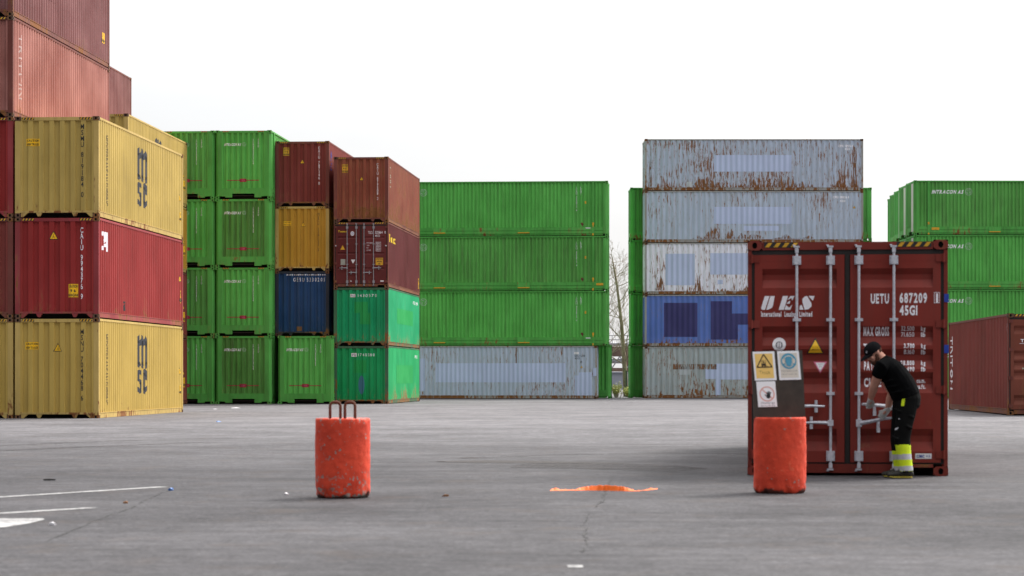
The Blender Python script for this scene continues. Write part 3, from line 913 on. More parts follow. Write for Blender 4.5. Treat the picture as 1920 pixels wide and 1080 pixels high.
caution(c, -0.86, 2.20, 0.27, 0.36, ['CAUTION', '9 6', 'HIGH'], col='haz'); warn_tri(c, 0.02, 1.85, 0.18)
lettering(c, c.right, rot_text('CAIU', 0.75, 2.5, 0.25, length=0.9), 'pale')

# ==================================================================== LONG GREEN WALL
tD = R(-94.0)
pD = at(1140, 34.4)
HD = 3.0
GF = 'green containers lying side-on in the middle wall'
def pads(c, left=False):
    """grapple pads on the bottom rail of the long side"""
    hx = c.W/2
    for u in (4.15, c.L-4.95):
        mb = MB(); x = hx-0.006
        mb.cur = 0; mb.box((x-0.03, u, 0.15), (x+0.014, u+0.68, 0.468))
        mb.cur = 1; mb.box((x, u+0.02, 0.155), (x+0.020, u+0.66, 0.205))
        mb.build('lifting_pad', [M['grframe'], M['haz']], c.root)
def green_side(c, tu, big=False, vt=True):
    w = c.right
    lettering(c, w, text('INTRACON AS', 0.98+tu, 2.30, 0.20, shear=0.30, bold=1, width=1.75), 'white')
    lettering(c, w, emblem(3.05+tu, 2.40, 0.20), 'pale', 'emblem')
    if vt:
        lettering(c, w, vtext('ICAU 455813 4', c.L-1.72, 2.70, 0.095, 1.15), 'white')
        lettering(c, w, vtext('L5G1', c.L-1.48, 2.70, 0.095, 1.15), 'white')
    decal('small_label', c.root, w, [([rect(c.L-1.27, 1.75, c.L-1.19, 1.90)], M['haz']),
          ([poly((c.L-1.48, 0.66), (c.L-1.40, 0.50), (c.L-1.32, 0.66)), rect(c.L-1.48, 0.62, c.L-1.36, 0.72)], M['brframe'])])
    flat = Wall(lambda u, v, ww: (c.W/2+0.006+ww, u, v), [(-9, 0), (90, 0)])
    decal('small_label', c.root, flat, [([rect(c.L-0.86, 0.60, c.L-0.76, 0.72), poly((c.L-0.85, 0.60), (c.L-0.81, 0.45), (c.L-0.77, 0.60)), rect(0.76, 0.58, 0.86, 0.72),
          rect(c.L-0.86, 0.02, c.L-0.78, 0.14), rect(0.77, 0.02, 0.85, 0.12)], M['haz'])])
    rail = Wall(lambda u, v, ww: (c.W/2-0.004+ww, u, v), [(-9, 0), (90, 0)])
    return rail
for lv, (wm, lab) in enumerate((('green', 'bright green container side resting on the grey container with blue band'),
                                ('green2', 'duller streaky green container side between two brighter green sides'),
                                ('green', 'bright green container side at the top of the long middle wall'))):
    p = stackpos(pD, 0, 0)
    c = container(lab, 2.5, L45, HD, M[wm], M['grframe'], style='euro', side='fine', anchor='rightend', pos=pD, rz=tD, z=HC+lv*HD, group=GF, stripes=False, cast='all')
    rail = green_side(c, 0.55, vt=True); pads(c)
    if lv != 1: decal('small_label', c.root, rail, [([rect(c.L-1.22, 0.40, c.L-0.96, 0.45)], M['paper'])])
    else: decal('caution_sticker', c.root, rail, [([rect(c.L-0.64, 0.30, c.L-0.18, 0.42)], M['haz'])])
c = container('grey container with long blue band on its side, at ground level under green sides', 2.438, L40, HC, M['grey2'], M['gyframe'], side='wave',
              anchor='rightend', pos=stackpos(pD, -0.60, R(-4)), rz=tD, z=0, stripes=False, cast='all', lp=0.245)
w = c.right
def gx(px): return L40 - (1120-px)/34.4
def gz(py): return (748-py)/34.4
decal('paint_patch', c.root, w, [([rect(gx(816), gz(717), gx(1061), gz(681))], M['patch_b'])])
decal('paint_patch', c.root, w, [([rect(gx(770), gz(733), gx(796), gz(672))], M['patch_b'])])
decal('paint_patch', c.root, w, [([rect(gx(1078), gz(742), gx(1110), gz(704)), rect(gx(1086), gz(704), gx(1110), gz(698))], M['patch_b'])])
decal('paint_patch', c.root, Wall(lambda u, v, ww: (1.2195+ww, u, v), [(-9, 0), (90, 0)]), [([rect(gx(1113), gz(705), gx(1119), gz(690))], M['patch_b'])])
lettering(c, w, text('SSU 1218', gx(1078), gz(669), 0.11, width=0.56) + text('45G1', gx(1078), gz(673.5), 0.10, width=0.28), 'black')
lettering(c, w, text('8', gx(1089), gz(681), 0.13), 'black')
decal('number_plate', c.root, w, [([rect(gx(1077), gz(664), gx(1086), gz(660))], M['paper'])])
warn_tri(c, gx(1091), gz(690), 0.14, w)
decal('rust_streak', c.root, w, [([rect(gx(967), gz(681), gx(969), gz(652))], M['patch_r'])])
c = container('green container end part peeping out right of the grey blue-banded container', 2.5, L45, HD, M['green'], M['grframe'], style='euro', side='fine',
              anchor='rightend', pos=at(1145, 33.68), rz=tD, z=0, group=GF, stripes=False, cast='all')

# ==================================================================== GREY-BLUE RUSTY WALL
pE = at(1209, 33.6)
tE = R(-90)
GG = 'rusty grey and blue containers in the five-high wall'
def ex(px): return (px-1209)/33.7
def ez(py, lv): return (747.3-py)/33.6 - lv*HC
lab = ('olive grey rusty container at the foot of the five-high wall',
       'faded blue container with dark blue patches, second from the ground',
       'chalk white rusty container with pale blue squares, middle of five-high wall',
       'pale grey container with rust along its bottom, under the topmost one',
       'blue grey container streaked with rust, topmost of the five-high wall')
for lv, wm in enumerate(('grey3', 'blue1', 'white1', 'grey2', 'grey1')):
    c = container(lab[lv], 2.438, L40, HC, M[wm], M['gyframe'], side='wave', anchor='right', pos=pE, rz=tE, z=lv*HC, group=GG, stripes=False, cast='all')
    w = c.right
    def rc(a, y0, b, y1): return rect(ex(a), ez(y1, lv), ex(b), ez(y0, lv))
    if lv == 4:
        decal('paint_patch', c.root, w, [([rc(1339, 291, 1485, 322)], M['patch_b'])])
        lettering(c, w, text('CPIU 181916 8', ex(1573), ez(276, lv), 0.13, bold=1, width=0.85), 'white')
        lettering(c, w, text('4510', ex(1585), ez(281.5, lv), 0.12, bold=1, width=0.30), 'white')
        clusters(c, w, [rc(1354, 340, 1366, 352), rc(1563, 342, 1576, 352), rc(1386, 322, 1428, 352.6), rc(1300, 335, 1352, 352), rc(1440, 330, 1540, 352)], lv+3)
        decal('paint_patch', c.root, w, [([rc(1288, 341, 1298, 351)], M['patch_w'])])
        clusters(c, w, [rc(1215, 303, 1238, 306), rc(1215, 314, 1238, 316), rc(1217, 266, 1222, 350), rc(1598, 268, 1610, 350)], lv+3)
    if lv == 3:
        patches('paint_patch', c, w, [rc(1339, 388, 1485, 420), rc(1395, 424, 1461, 433)], 'patch_b')
        clusters(c, w, [rc(1401, 438, 1432, 448), rc(1449, 438, 1528, 448), rc(1300, 425, 1400, 448)], lv+3)
        lettering(c, w, text('CPIU 181826 8', ex(1563), ez(372, lv), 0.13, bold=1, width=0.90), 'white')
        lettering(c, w, text('4510', ex(1576), ez(379, lv), 0.12, bold=1, width=0.30), 'white')
        warn_tri(c, ex(1603), ez(391, lv), 0.16, w)
    if lv == 2:
        clusters(c, w, [rc(1345, 517, 1420, 548), rc(1228, 500, 1246, 545), rc(1300, 515, 1318, 548)], lv+3)
        patches('paint_patch', c, w, [rc(1248, 476, 1303, 535), rc(1332, 475, 1420, 515), rc(1346, 525, 1356, 533)], 'patch_b')
    if lv == 1:
        patches('paint_patch', c, w, [rc(1245, 568, 1308, 632), rc(1333, 565, 1373, 637), rc(1373, 588, 1384, 637), rc(1384, 588, 1430, 609)], 'patch_n')
    if lv == 0:
        patches('paint_patch', c, w, [rc(1342, 682, 1420, 712), rc(1342, 712, 1352, 743), rc(1323, 692, 1342, 711)], 'patch_b')
        decal('paint_patch', c.root, w, [([rc(1275, 688, 1294, 703)], M['patch_w'])])
        decal('rust_patch', c.root, w, [([rc(1262, 683, 1345, 693)], M['cluster'])])
GH = 'green containers behind the five-high wall'
for lv in range(4):
    c = container('green container showing both ends behind the rusty five-high wall, %s' % names[lv], 2.5, L45, 2.99, M['green2'], M['grframe'],
                  style='euro', side='fine', anchor='right', pos=at(1182 + (0, 1, 0, 0)[lv], 33.0), rz=tE, z=lv*2.99, group=GH, stripes=False, cast='all')
    green_side(c, 0.0)

# ==================================================================== RIGHT GREEN ROWS
GI = 'green containers in the rows at the right'
rows = ((1714, 33.76), (1699.5, 33.04), (1690, 32.3), (1681.5, 31.65), (1677, 31.0))
rn = ('front', 'second', 'third', 'fourth', 'rearmost')
for k, (px, s) in enumerate(rows):
    for lv in range(4):
        if k == 0: lb = 'green container side with white lettering, front row at right, %s' % names[lv]
        else: lb = 'green container with pale door end at right, %s row back, %s' % (rn[k], names[lv])
        c = container(lb, 2.5, L45, HG, M[('green2', 'green', 'green2', 'green')[(lv+k) % 4] if k else ('green', 'green', 'green', 'green2')[lv]], M['grframe'], style='euro', side='fine',
                      anchor='right', pos=at(px, s), rz=R(-89.0), z=lv*HG, group=GI, stripes=False, cast='all' if k == 0 else 'near')
        # pale locking panel on the door end that faces the gap
        decal('door_panel', c.root, Wall(lambda u, v, ww: (u, 0.004-ww, v), [(-9, 0), (9, 0)]), [([rect(0.36, 0.20, 0.95, HG-0.15)], M['cream'])])
        if k == 0:
            rail = green_side(c, 0.0); pads(c)
            decal('caution_sticker', c.root, rail, [([rect(0.98, 0.28, 1.40, 0.42)], M['haz'])])

# ==================================================================== GROUND HEIGHT
def gh(x, y): return 0.125*math.exp(-((x-17)**2+(y-77)**2)/512.0)

# ==================================================================== BROWN CONTAINER AT RIGHT
pG = (14.08, 69.7)
c_door[0] = 'deep'
HXs = 2.896
c = container('reddish brown container with tall white name reading down its side, at right photo edge', 2.438, L40, HC, M['brown'], M['brframe'], near='door',
              anchor='left', pos=pG, rz=R(-2.3), z=gh(14.5, 75)-0.002, stripes=True, doormat=M['gdoor'], cast='all')
lettering(c, c.left, rot_text('TRITON', 0.40, 2.42, 0.36, down=True, length=1.75, bold=0), 'white')
lettering(c, c.door, text('TRITON', -0.85, 2.08, 0.085, bold=1, width=0.62), 'white')
lettering(c, c.door, [rect(-0.88, 2.035, -0.2, 2.045)], 'white', 'underline')
decal('data_plate', c.root, c.door, [([rect(-0.72, 0.78, -0.40, 1.05)], M['greyplate'])])
lettering(c, c.door, text('M.G.', -0.80, 1.30, 0.05), 'pale')
decal('paint_patch', c.root, c.left, [([rect(L40-0.30, 2.38, L40-0.22, 2.62), rect(L40-0.27, 1.3, L40-0.22, 1.5)], M['white'])])

# ==================================================================== OXIDE RED CONTAINER WITH DOORS
tH = R(-7.0)
pH = (2.914, 30.32)
c = container('oxide red container with silver lock rods that the man is opening', 2.438, L40, HC, M['uesred'], M['uesframe'], near='door',
              anchor='left', pos=pH, rz=tH, z=0, cast='all')
H_ = c
def hu(px): return (px-1589.7)/153.2
def hv(py): return (892-py)/152.2
dw = c.door
def ht(s, x0, y0, x1, y1, bold=1, **k): return text(s, hu(x0), hv(y1), hv(y0)-hv(y1), width=hu(x1)-hu(x0), bold=bold, **k)
# stencil initials, slanted
def sl(pts, ox, sc_=1.0):
    out = []
    for x, z in pts: out.append((ox+x*0.125+z*0.048, z*0.172))
    return out
def initials():
    S = []
    bz = hv(581)
    U = [[(0, 0.12), (0.10, 0.02), (0.28, 0.0), (0.36, 0.0), (0.38, 1.0), (0.0, 1.0)],
         [(0.46, 0.0), (0.62, 0.02), (0.86, 0.14), (0.90, 0.30), (0.80, 1.0), (0.46, 1.0)]]
    E = [[(0.0, 0.0), (0.42, 0.0), (0.42, 1.0), (0.0, 1.0)],
         [(0.48, 0.70), (0.60, 1.0), (0.95, 1.0), (0.86, 0.66), (0.74, 0.86)],
         [(0.48, 0.44), (0.74, 0.44), (0.72, 0.66), (0.58, 0.58)],
         [(0.48, 0.0), (0.95, 0.0), (0.98, 0.38), (0.80, 0.16), (0.48, 0.34)]]
    Sx = [[(0.05, 0.0), (0.40, 0.0), (0.14, 0.34), (0.0, 0.30)],
          [(0.48, 0.0), (0.80, 0.04), (0.96, 0.26), (0.86, 0.48), (0.34, 1.0), (0.16, 0.96), (0.04, 0.78), (0.12, 0.56)],
          [(0.44, 1.0), (0.95, 1.0), (0.92, 0.66)]]
    for L_, ox in ((U, hu(1427)), (E, hu(1461)), (Sx, hu(1498.5))):
        for P in L_:
            S.append(poly(*[(ox+x*0.152+z*0.052, bz+z*0.170) for x, z in P]))
    return S
lettering(c, dw, initials(), 'white', 'logo')
letterings(c, dw, ht('International', 1428, 584, 1466, 593.5), ht('Leasing', 1472, 584, 1493, 593.5), ht('Limited', 1500, 584, 1524, 593.5))
letterings(c, dw, ht('UETU', 1633.5, 551.5, 1667.5, 569), ht('687209', 1687, 550.5, 1738, 568), ht('1', 1754.5, 551.5, 1758.5, 567.5))
decal('lettering', c.root, dw, [([rect(hu(1751), hv(550), hu(1761.5), hv(549.2)), rect(hu(1751), hv(569.3), hu(1761.5), hv(568.5)),
      rect(hu(1751), hv(568.5), hu(1751.8), hv(550)), rect(hu(1760.7), hv(568.5), hu(1761.5), hv(550))], M['white'])])
lettering(c, dw, ht('45G1', 1687, 573.5, 1720, 591), 'white')
lettering(c, dw, ht('MAX GROSS', 1620, 613.5, 1667.5, 629.5), 'white')
lettering(c, dw, ht('TARE', 1620, 645, 1648, 659, 1), 'white')
letterings(c, dw, ht('PAYLOAD', 1621, 678, 1662, 694), ht('CUBE', 1621, 709, 1653, 725))
num = []
for t, x0, x1, y, un, bo in (('32.500', 1690, 1714.5, 612.5, 'kg', 0), ('71.650', 1690, 1714.5, 623.5, 'lb', 0), ('3.700', 1695, 1714.5, 644.5, 'kg', 1), ('8.160', 1695, 1714.5, 656, 'lb', 0),
                     ('28.800', 1689, 1714.5, 676.5, 'kg', 1), ('63.490', 1689, 1714.5, 688, 'lb', 1), ('76.4', 1696, 1714, 709.5, 'cu.m.', 1), ('2.698', 1692, 1714, 720.5, 'cu.ft.', 1)):
    lettering(c, dw, ht(t, x0, y, x1, y+8.3, bo) + text(un, hu(1727 if len(un) == 2 else 1719), hv(y+8.3), 0.052, width=hu(1735)-hu(1727 if len(un) == 2 else 1719), bold=1), 'white')
decal('warning_sticker', c.root, dw, [([poly((hu(1513.5), hv(663.5)), (hu(1546), hv(663.5)), (hu(1530), hv(633)))], M['black']),
      ([poly((hu(1516.5), hv(661.8)), (hu(1543), hv(661.8)), (hu(1530), hv(637)))], M['sticker']),
      (ht('DANGER', 1524, 652, 1536, 653.4, 0) + ht('HEAVY', 1523, 655, 1537, 657, 1), M['black'])])
decal('warning_sticker', c.root, dw, [([poly((hu(1526.5), hv(678.5)), (hu(1539), hv(700.5)), (hu(1552), hv(678.5)))], M['pinkedge']),
      ([poly((hu(1530), hv(680.3)), (hu(1539), hv(697)), (hu(1548.5), hv(680.3)))], M['paper']),
      (ht('TCT', 1535.5, 682.5, 1543, 685, 0)+ht('IM', 1537, 687, 1541.5, 689.5, 0), M['greyplate'])])
decal('round_badge', c.root, dw, [([disc(hu(1462), hv(646), 0.082, 24, 0.085)], M['paper']), ([ring(hu(1462), hv(647), 0.036, 0.044, 18), stroke((hu(1462), hv(653)), (hu(1462), hv(641)), 0.008),
      stroke((hu(1457.5), hv(650)), (hu(1458.5), hv(643)), 0.008), stroke((hu(1466.5), hv(650)), (hu(1465.5), hv(643)), 0.008)], M['navyink'])])
decal('maker_sticker', c.root, dw, [([rect(hu(1716), hv(859.8), hu(1746.5), hv(849.8))], M['paper']), (ht('CIMC', 1718.5, 852.3, 1733, 857.5) + ht('+S', 1736, 852.6, 1744, 857.2, 0), M['bluetext'])])
# scraps of blue tape on the right post
for py in (560, 655):
    mb = MB(); x = 1.219
    mb.box((x-0.045, -0.004, hv(py)-0.05), (x+0.012, 0.003, hv(py)+0.05))
    mb.build('blue_tape', M['bluetape'], c.root)

# ==================================================================== CONCRETE BOLLARDS
def bollard_mat(nm, worn):
    t = NT(nm)
    v = t.coord(scale=(1, 1, 1))
    n1 = t.noise(v, 3.0, 4); n2 = t.noise(v, 9, 6, 0.6); n3 = t.noise(v, 26, 4); n4 = t.noise(v, 90, 3)
    c = t.mix(t.rng(n1, 0.3, 0.7), (0.74, 0.070, 0.028), (0.56, 0.044, 0.020))
    c = t.mix(t.math('MULTIPLY', t.rng(n2, 0.40, 0.8), 0.45), c, (0.40, 0.045, 0.02))
    c = t.mix(t.rng(n2, 0.36, 0.28, 0, 0.35), c, (0.80, 0.19, 0.10))
    tc = t.node('ShaderNodeTexCoord'); sp = t.node('ShaderNodeSeparateXYZ'); t.l.new(tc.outputs['Object'], sp.inputs[0])
    low = t.rng(sp.outputs[2], 0.02, 0.34, 0.085, 0.0); lip = t.rng(sp.outputs[2], 0.70, 0.80, 0.0, 0.08)
    chip = t.rng(t.math('ADD', t.math('ADD', t.math('MULTIPLY', n3, 0.55), t.math('MULTIPLY', n2, 0.45)), t.math('ADD', low, lip)), 0.61-0.025*worn, 0.635-0.025*worn)
    c = t.mix(t.math('MULTIPLY', chip, t.rng(n1, 0.36, 0.50)), c, t.mix(n3, (0.16, 0.14, 0.12), (0.34, 0.31, 0.28)))
    pits = t.rng(n4, 0.64, 0.70)
    c = t.mix(t.math('MULTIPLY', pits, 0.55), c, (0.12, 0.03, 0.02))
    grime = t.rng(t.math('ADD', sp.outputs[2], t.math('MULTIPLY', t.noise(v, 5, 4), -0.22)), -0.088, -0.070, 0.88, 0.0)
    c = t.mix(grime, c, (0.035, 0.028, 0.022))
    t.put(t.b.inputs['Base Color'], c)
    t.b.inputs['Roughness'].default_value = 0.78
    t.b.inputs['Specular IOR Level'].default_value = 0.3
    t.bump(t.math('ADD', t.math('MULTIPLY', n3, 0.5), t.math('ADD', t.math('MULTIPLY', n4, 0.25), t.math('MULTIPLY', chip, -0.2))), 0.8, 0.012)
    return t.mat
M['bollard'] = bollard_mat('chipped_orange_concrete_paint', 1.0); M['bollard2'] = bollard_mat('orange_concrete_paint', -1.5)
M['rebar'] = plain('rusty_steel_bar', (0.12, 0.04, 0.022), 0.8, 0.1, 0.35, 60)

def bollard(label, px, py, dia, height, seed):
    s = (py-Y0)/CAMH
    X, Y = (px-960)/s, F/s + dia/2
    root = empty('concrete_bollard', (X, Y, 0), R(seed*40))
    tag(root, label, 'bollard', 'orange concrete bollards')
    prof = []
    r = dia/2
    rows = 44; seg = 96
    mb = MB()
    for j in range(rows+1):
        z = height*j/rows
        rr = r
        if z < 0.04: rr = r-0.003-0.022*(1-z/0.04)**1.5
        if z > height-0.012: rr = r-0.007*((z-height+0.012)/0.012)**2
        for i in range(seg):
            a = 2*math.pi*i/seg
            p = Vector((math.cos(a), math.sin(a), z*1.6))
            d = 0.006*noise.noise(p*2.0+Vector((seed*9, 0, 0))) + 0.005*noise.noise(p*9+Vector((seed*5, 3, 0))) + 0.003*noise.noise(p*22+Vector((seed*5, 9, 0)))
            if z < 0.16:
                k = (0.16-z)/0.16
                d -= max(0.0, noise.noise(p*5.0+Vector((seed*7, 1, 2)))+0.05)*0.05*k
            if z > height-0.04: d -= max(0.0, noise.noise(p*6+Vector((seed*3, 8, 2)))-0.15)*0.05*((z-height+0.04)/0.04)
            mb.v.append(((rr+d)*math.cos(a), (rr+d)*math.sin(a), z))
    for j in range(rows):
        for i in range(seg):
            mb.f.append((j*seg+i, j*seg+(i+1) % seg, (j+1)*seg+(i+1) % seg, (j+1)*seg+i)); mb.m.append(0)
    n = len(mb.v)
    mb.v.append((0, 0, height-0.004)); mb.v.append((0, 0, 0.0))
    for i in range(seg):
        mb.f.append((rows*seg+i, rows*seg+(i+1) % seg, n)); mb.m.append(0)
        mb.f.append(((i+1) % seg, i, n+1)); mb.m.append(0)
    mb.build('concrete_cylinder', M['bollard' if seed == 1 else 'bollard2'], root, smooth=True)
    return root, X, Y
b1, bx, by = bollard('orange painted concrete bollard with two rusty lifting loops on top', 639, 935.5, 0.55, 0.80, 1)
b1.rotation_euler.z = 0
for dx in (-0.075, 0.075):
    mb = MB(); w = 0.052; hh = 0.163; pts = []
    cx = dx
    pts = [(cx-w, 0, -0.03), (cx-w, 0, hh-0.035), (cx-w+0.012, 0, hh-0.01), (cx-w+0.035, 0, hh), (cx+w-0.035, 0, hh), (cx+w-0.012, 0, hh-0.01), (cx+w, 0, hh-0.035), (cx+w, 0, -0.03)]
    mb.tube(pts, 0.015, 10)
    o = mb.build('lifting_loop', M['rebar'], b1, smooth=True)
    o.location = (0, 0, 0.80); o.rotation_euler.z = R(6 if dx < 0 else -8)
b2, jx, jy = bollard('orange painted concrete bollard carrying the dark warning sign board', 1467.5, 926.5, 0.545, 0.795, 2.3)

# ==================================================================== SIGN BOARD
M['board'] = plain('dark_weathered_board', (0.040, 0.029, 0.022), 0.7, var=0.30, scale=7)
M['signwhite'] = plain('white_sign_plastic', (0.84, 0.83, 0.85), 0.35, var=0.03)
M['signyellow'] = plain('faded_yellow_sign', (0.84, 0.55, 0.16), 0.45, var=0.05)
M['signcream'] = plain('cream_sign_paper', (0.66, 0.60, 0.52), 0.5, var=0.05)
M['signblue'] = plain('sign_blue', (0.075, 0.30, 0.44), 0.45, var=0.06)
M['signred'] = plain('faded_sign_red', (0.72, 0.36, 0.31), 0.5, var=0.06)
M['signink'] = plain('brown_sign_ink', (0.05, 0.03, 0.015), 0.5)
M['greyink'] = plain('grey_sign_ink', (0.16, 0.155, 0.20), 0.5)
br = empty('sign_board', (jx-0.004, jy-0.03, 0.79), 0)
br.rotation_euler = (R(-7), R(-1.4), R(4))
tag(br, 'dark board with three warning signs standing on the right orange bollard', 'sign board')
mb = MB(); mb.box((-0.272, 0, 0), (0.272, 0.022, 0.705)); mb.build('board', M['board'], br)
def sign(u0, v0, u1, v1, skew, groups, nm='sign'):
    mb = MB(); T = 0.006
    P = [(u0+skew*0, v0), (u1, v0), (u1-skew, v1), (u0-skew, v1)]
    r = 0.01
    mb.prism(P, lambda u, v, d: (u, d, v), -T, 0.0005)
    o = mb.build(nm, M['signwhite'], br)
    wl = Wall(lambda u, v, w: (u, -T-0.0005-w, v), [(-9, 0), (9, 0)])
    h = v1-v0
    for name, g in groups:
        gg = [([([(p[0]-skew*(p[1]-v0)/h, p[1]) for p in vv], f) for vv, f in sh], m) for sh, m in g]
        decal(name, o, wl, gg, off=0.0006)
    return o
U = 1/182.0
# truck sign
cx = -0.132
fk = [stroke((cx-0.028, 0.555), (cx-0.028, 0.605), 0.004), stroke((cx-0.028, 0.605), (cx-0.004, 0.610), 0.004), stroke((cx-0.004, 0.610), (cx+0.008, 0.575), 0.004),
      rect(cx-0.030, 0.552, cx+0.012, 0.574), disc(cx-0.02, 0.548, 0.008, 12), disc(cx+0.006, 0.548, 0.008, 12), stroke((cx+0.016, 0.545), (cx+0.016, 0.61), 0.004),
      stroke((cx+0.016, 0.546), (cx+0.038, 0.546), 0.004), disc(cx-0.012, 0.592, 0.007, 10), stroke((cx-0.012, 0.586), (cx-0.005, 0.574), 0.006)]
tri = [stroke((cx-0.080, 0.535), (cx+0.080, 0.535), 0.012), stroke((cx-0.080, 0.535), (cx, 0.672), 0.012), stroke((cx+0.080, 0.535), (cx, 0.672), 0.012)]
sign(-0.245, 0.395, -0.015, 0.70, 0.012, [('pictogram', [([rect(cx-0.094, 0.418, cx+0.094, 0.678)], M['signyellow']), (tri+fk, M['signink'])]),
     ('lettering', [(text('Truck', cx, 0.462, 0.036, anchor='c', width=0.115), M['signink'])])])
# ear protection sign
cx = 0.128
hd = poly((cx-0.036, 0.625), (cx-0.025, 0.640), (cx+0.025, 0.640), (cx+0.036, 0.625), (cx+0.034, 0.575), (cx+0.018, 0.545), (cx, 0.540), (cx-0.018, 0.545), (cx-0.034, 0.575))
sign(0.015, 0.395, 0.245, 0.70, 0.012, [('pictogram', [([rect(cx-0.094, 0.418, cx+0.094, 0.678)], M['signcream']), ([disc(cx, 0.593, 0.083, 32)], M['signblue']),
      ([ring(cx, 0.596, 0.047, 0.057, 20, 10, 170), disc(cx-0.052, 0.593, 0.018, 14, 0.028), disc(cx+0.052, 0.593, 0.018, 14, 0.028), ring(cx, 0.580, 0.046, 0.054, 14, 205, 335),
        disc(cx, 0.592, 0.044, 18, 0.052)], M['signcream']), ([hd], M['signblue'])]),
     ('lettering', [(text('Hörselskydd', cx, 0.480, 0.022, anchor='c', width=0.165) + text('måste användas', cx, 0.448, 0.018, anchor='c', width=0.165), M['greyink'])])])
# no entry hand sign
cx = -0.118
hand = [disc(cx+0.012, 0.228, 0.022, 16, 0.024)]
for i, (dx, dz, l) in enumerate(((-0.010, 0.036, 0.010), (0.004, 0.044, 0.012), (0.018, 0.042, 0.012), (0.030, 0.034, 0.010))):
    hand.append(stroke((cx+0.004+i*0.008-0.004, 0.236), (cx+0.010+dx, 0.236+dz), 0.0085))
hand.append(stroke((cx-0.002, 0.222), (cx-0.024, 0.246), 0.009))
sign(-0.222, 0.115, -0.022, 0.385, 0.010, [('pictogram', [([ring(cx, 0.282-0.03, 0.068, 0.080, 32), stroke((cx-0.05, 0.302), (cx+0.05, 0.202), 0.011)], M['signred']), (hand, M['black'])]),
     ('lettering', [(text('Obehöriga', cx, 0.148, 0.021, anchor='c', width=0.150) + text('äga ej tillträde', cx, 0.124, 0.014, anchor='c', width=0.150), M['greyink'])])])

# ==================================================================== ORANGE STRAP
def strap():
    t = NT('orange_webbing')
    v = t.coord(scale=(1, 1, 1)); n = t.noise(v, 60, 3)
    t.put(t.b.inputs['Base Color'], t.mix(n, (0.92, 0.125, 0.003), (0.98, 0.19, 0.008)))
    t.b.inputs['Roughness'].default_value = 0.6
    Y = F*CAMH/(921-Y0); s = F/Y
    root_x = (1132-960)/s
    prof = [(1031, 8, 0.032), (1036, 30, 0.036), (1042, 50, 0.034), (1050, 10, 0.030), (1064, 4, 0.034), (1080, 12, 0.042), (1094, 38, 0.052), (1112, 62, 0.055), (1130, 74, 0.055), (1150, 78, 0.054),
            (1166, 70, 0.05), (1178, 40, 0.045), (1188, 10, 0.036), (1202, 4, 0.032), (1214, 12, 0.026), (1219, 40, 0.03), (1224, 18, 0.022), (1232, 12, 0.02)]
    fine = []; rn_ = random.Random(4)
    for (a0, b0, c0), (a1, b1, c1) in zip(prof, prof[1:]):
        for k in range(5): q = k/5; fine.append((a0+(a1-a0)*q, max(2, b0+(b1-b0)*q+rn_.uniform(-9, 9)), c0+(c1-c0)*q+rn_.uniform(-0.003, 0.003)))
    prof = fine+[prof[-1]]
    mb = MB(); P = []
    for i, (px, tw, w) in enumerate(prof):
        x = (px-1132)/s; y = 0.10*math.sin((px-1031)/200*5.5); a = R(tw)
        z0 = 0.004 + (0.02 if px > 1195 else 0.0)*(px-1195)/37
        P.append(((x, y, z0), (x+0.004, y+w*math.cos(a)*1.2, z0+w*math.sin(a))))
    vs = []
    for p, q in P: vs += [p, q, (q[0], q[1]+0.003, q[2]+0.003), (p[0], p[1]+0.003, p[2]+0.003)]
    fs = []
    for i in range(len(P)-1):
        for k in range(4): fs.append((4*i+k, 4*i+(k+1) % 4, 4*i+4+(k+1) % 4, 4*i+4+k))
    fs += [(0, 1, 2, 3), tuple(4*(len(P)-1)+k for k in (3, 2, 1, 0))]
    mb.add(vs, fs)
    o = mb.build('strap', t.mat, smooth=False)
    o.location = (root_x, Y, 0)
    tag(o, 'bright orange strap lying twisted on the asphalt between the bollards', 'strap')
strap()

# ==================================================================== WORKER
PX0, PY0 = 1692, 29.47
PXW = (PX0-960)*PY0/F
def pp(px, py, d):
    Y = PY0+d; s = F/Y
    return Vector(((px-960)/s-PXW, d, CAMH+(Y0-py)/s))
def pz(px, z, d):
    Y = PY0+d
    return Vector(((px-960)*Y/F-PXW, d, z))
def ellip(mb, c, r, rot=None, seg=20, rows=12):
    vs = []; fs = []
    rot = rot or Matrix.Identity(3)
    for j in range(1, rows):
        th = math.pi*j/rows
        for i in range(seg):
            a = 2*math.pi*i/seg
            vs.append(Vector(c)+rot@Vector((r[0]*math.sin(th)*math.cos(a), r[1]*math.sin(th)*math.sin(a), r[2]*math.cos(th))))
    vs += [Vector(c)+rot@Vector((0, 0, r[2])), Vector(c)+rot@Vector((0, 0, -r[2]))]
    n = (rows-1)*seg
    for j in range(rows-2):
        for i in range(seg): fs.append((j*seg+i, (j+1)*seg+i, (j+1)*seg+(i+1) % seg, j*seg+(i+1) % seg))
    for i in range(seg):
        fs.append((n, i, (i+1) % seg)); fs.append((n+1, (rows-2)*seg+(i+1) % seg, (rows-2)*seg+i))
    mb.add(vs, fs)
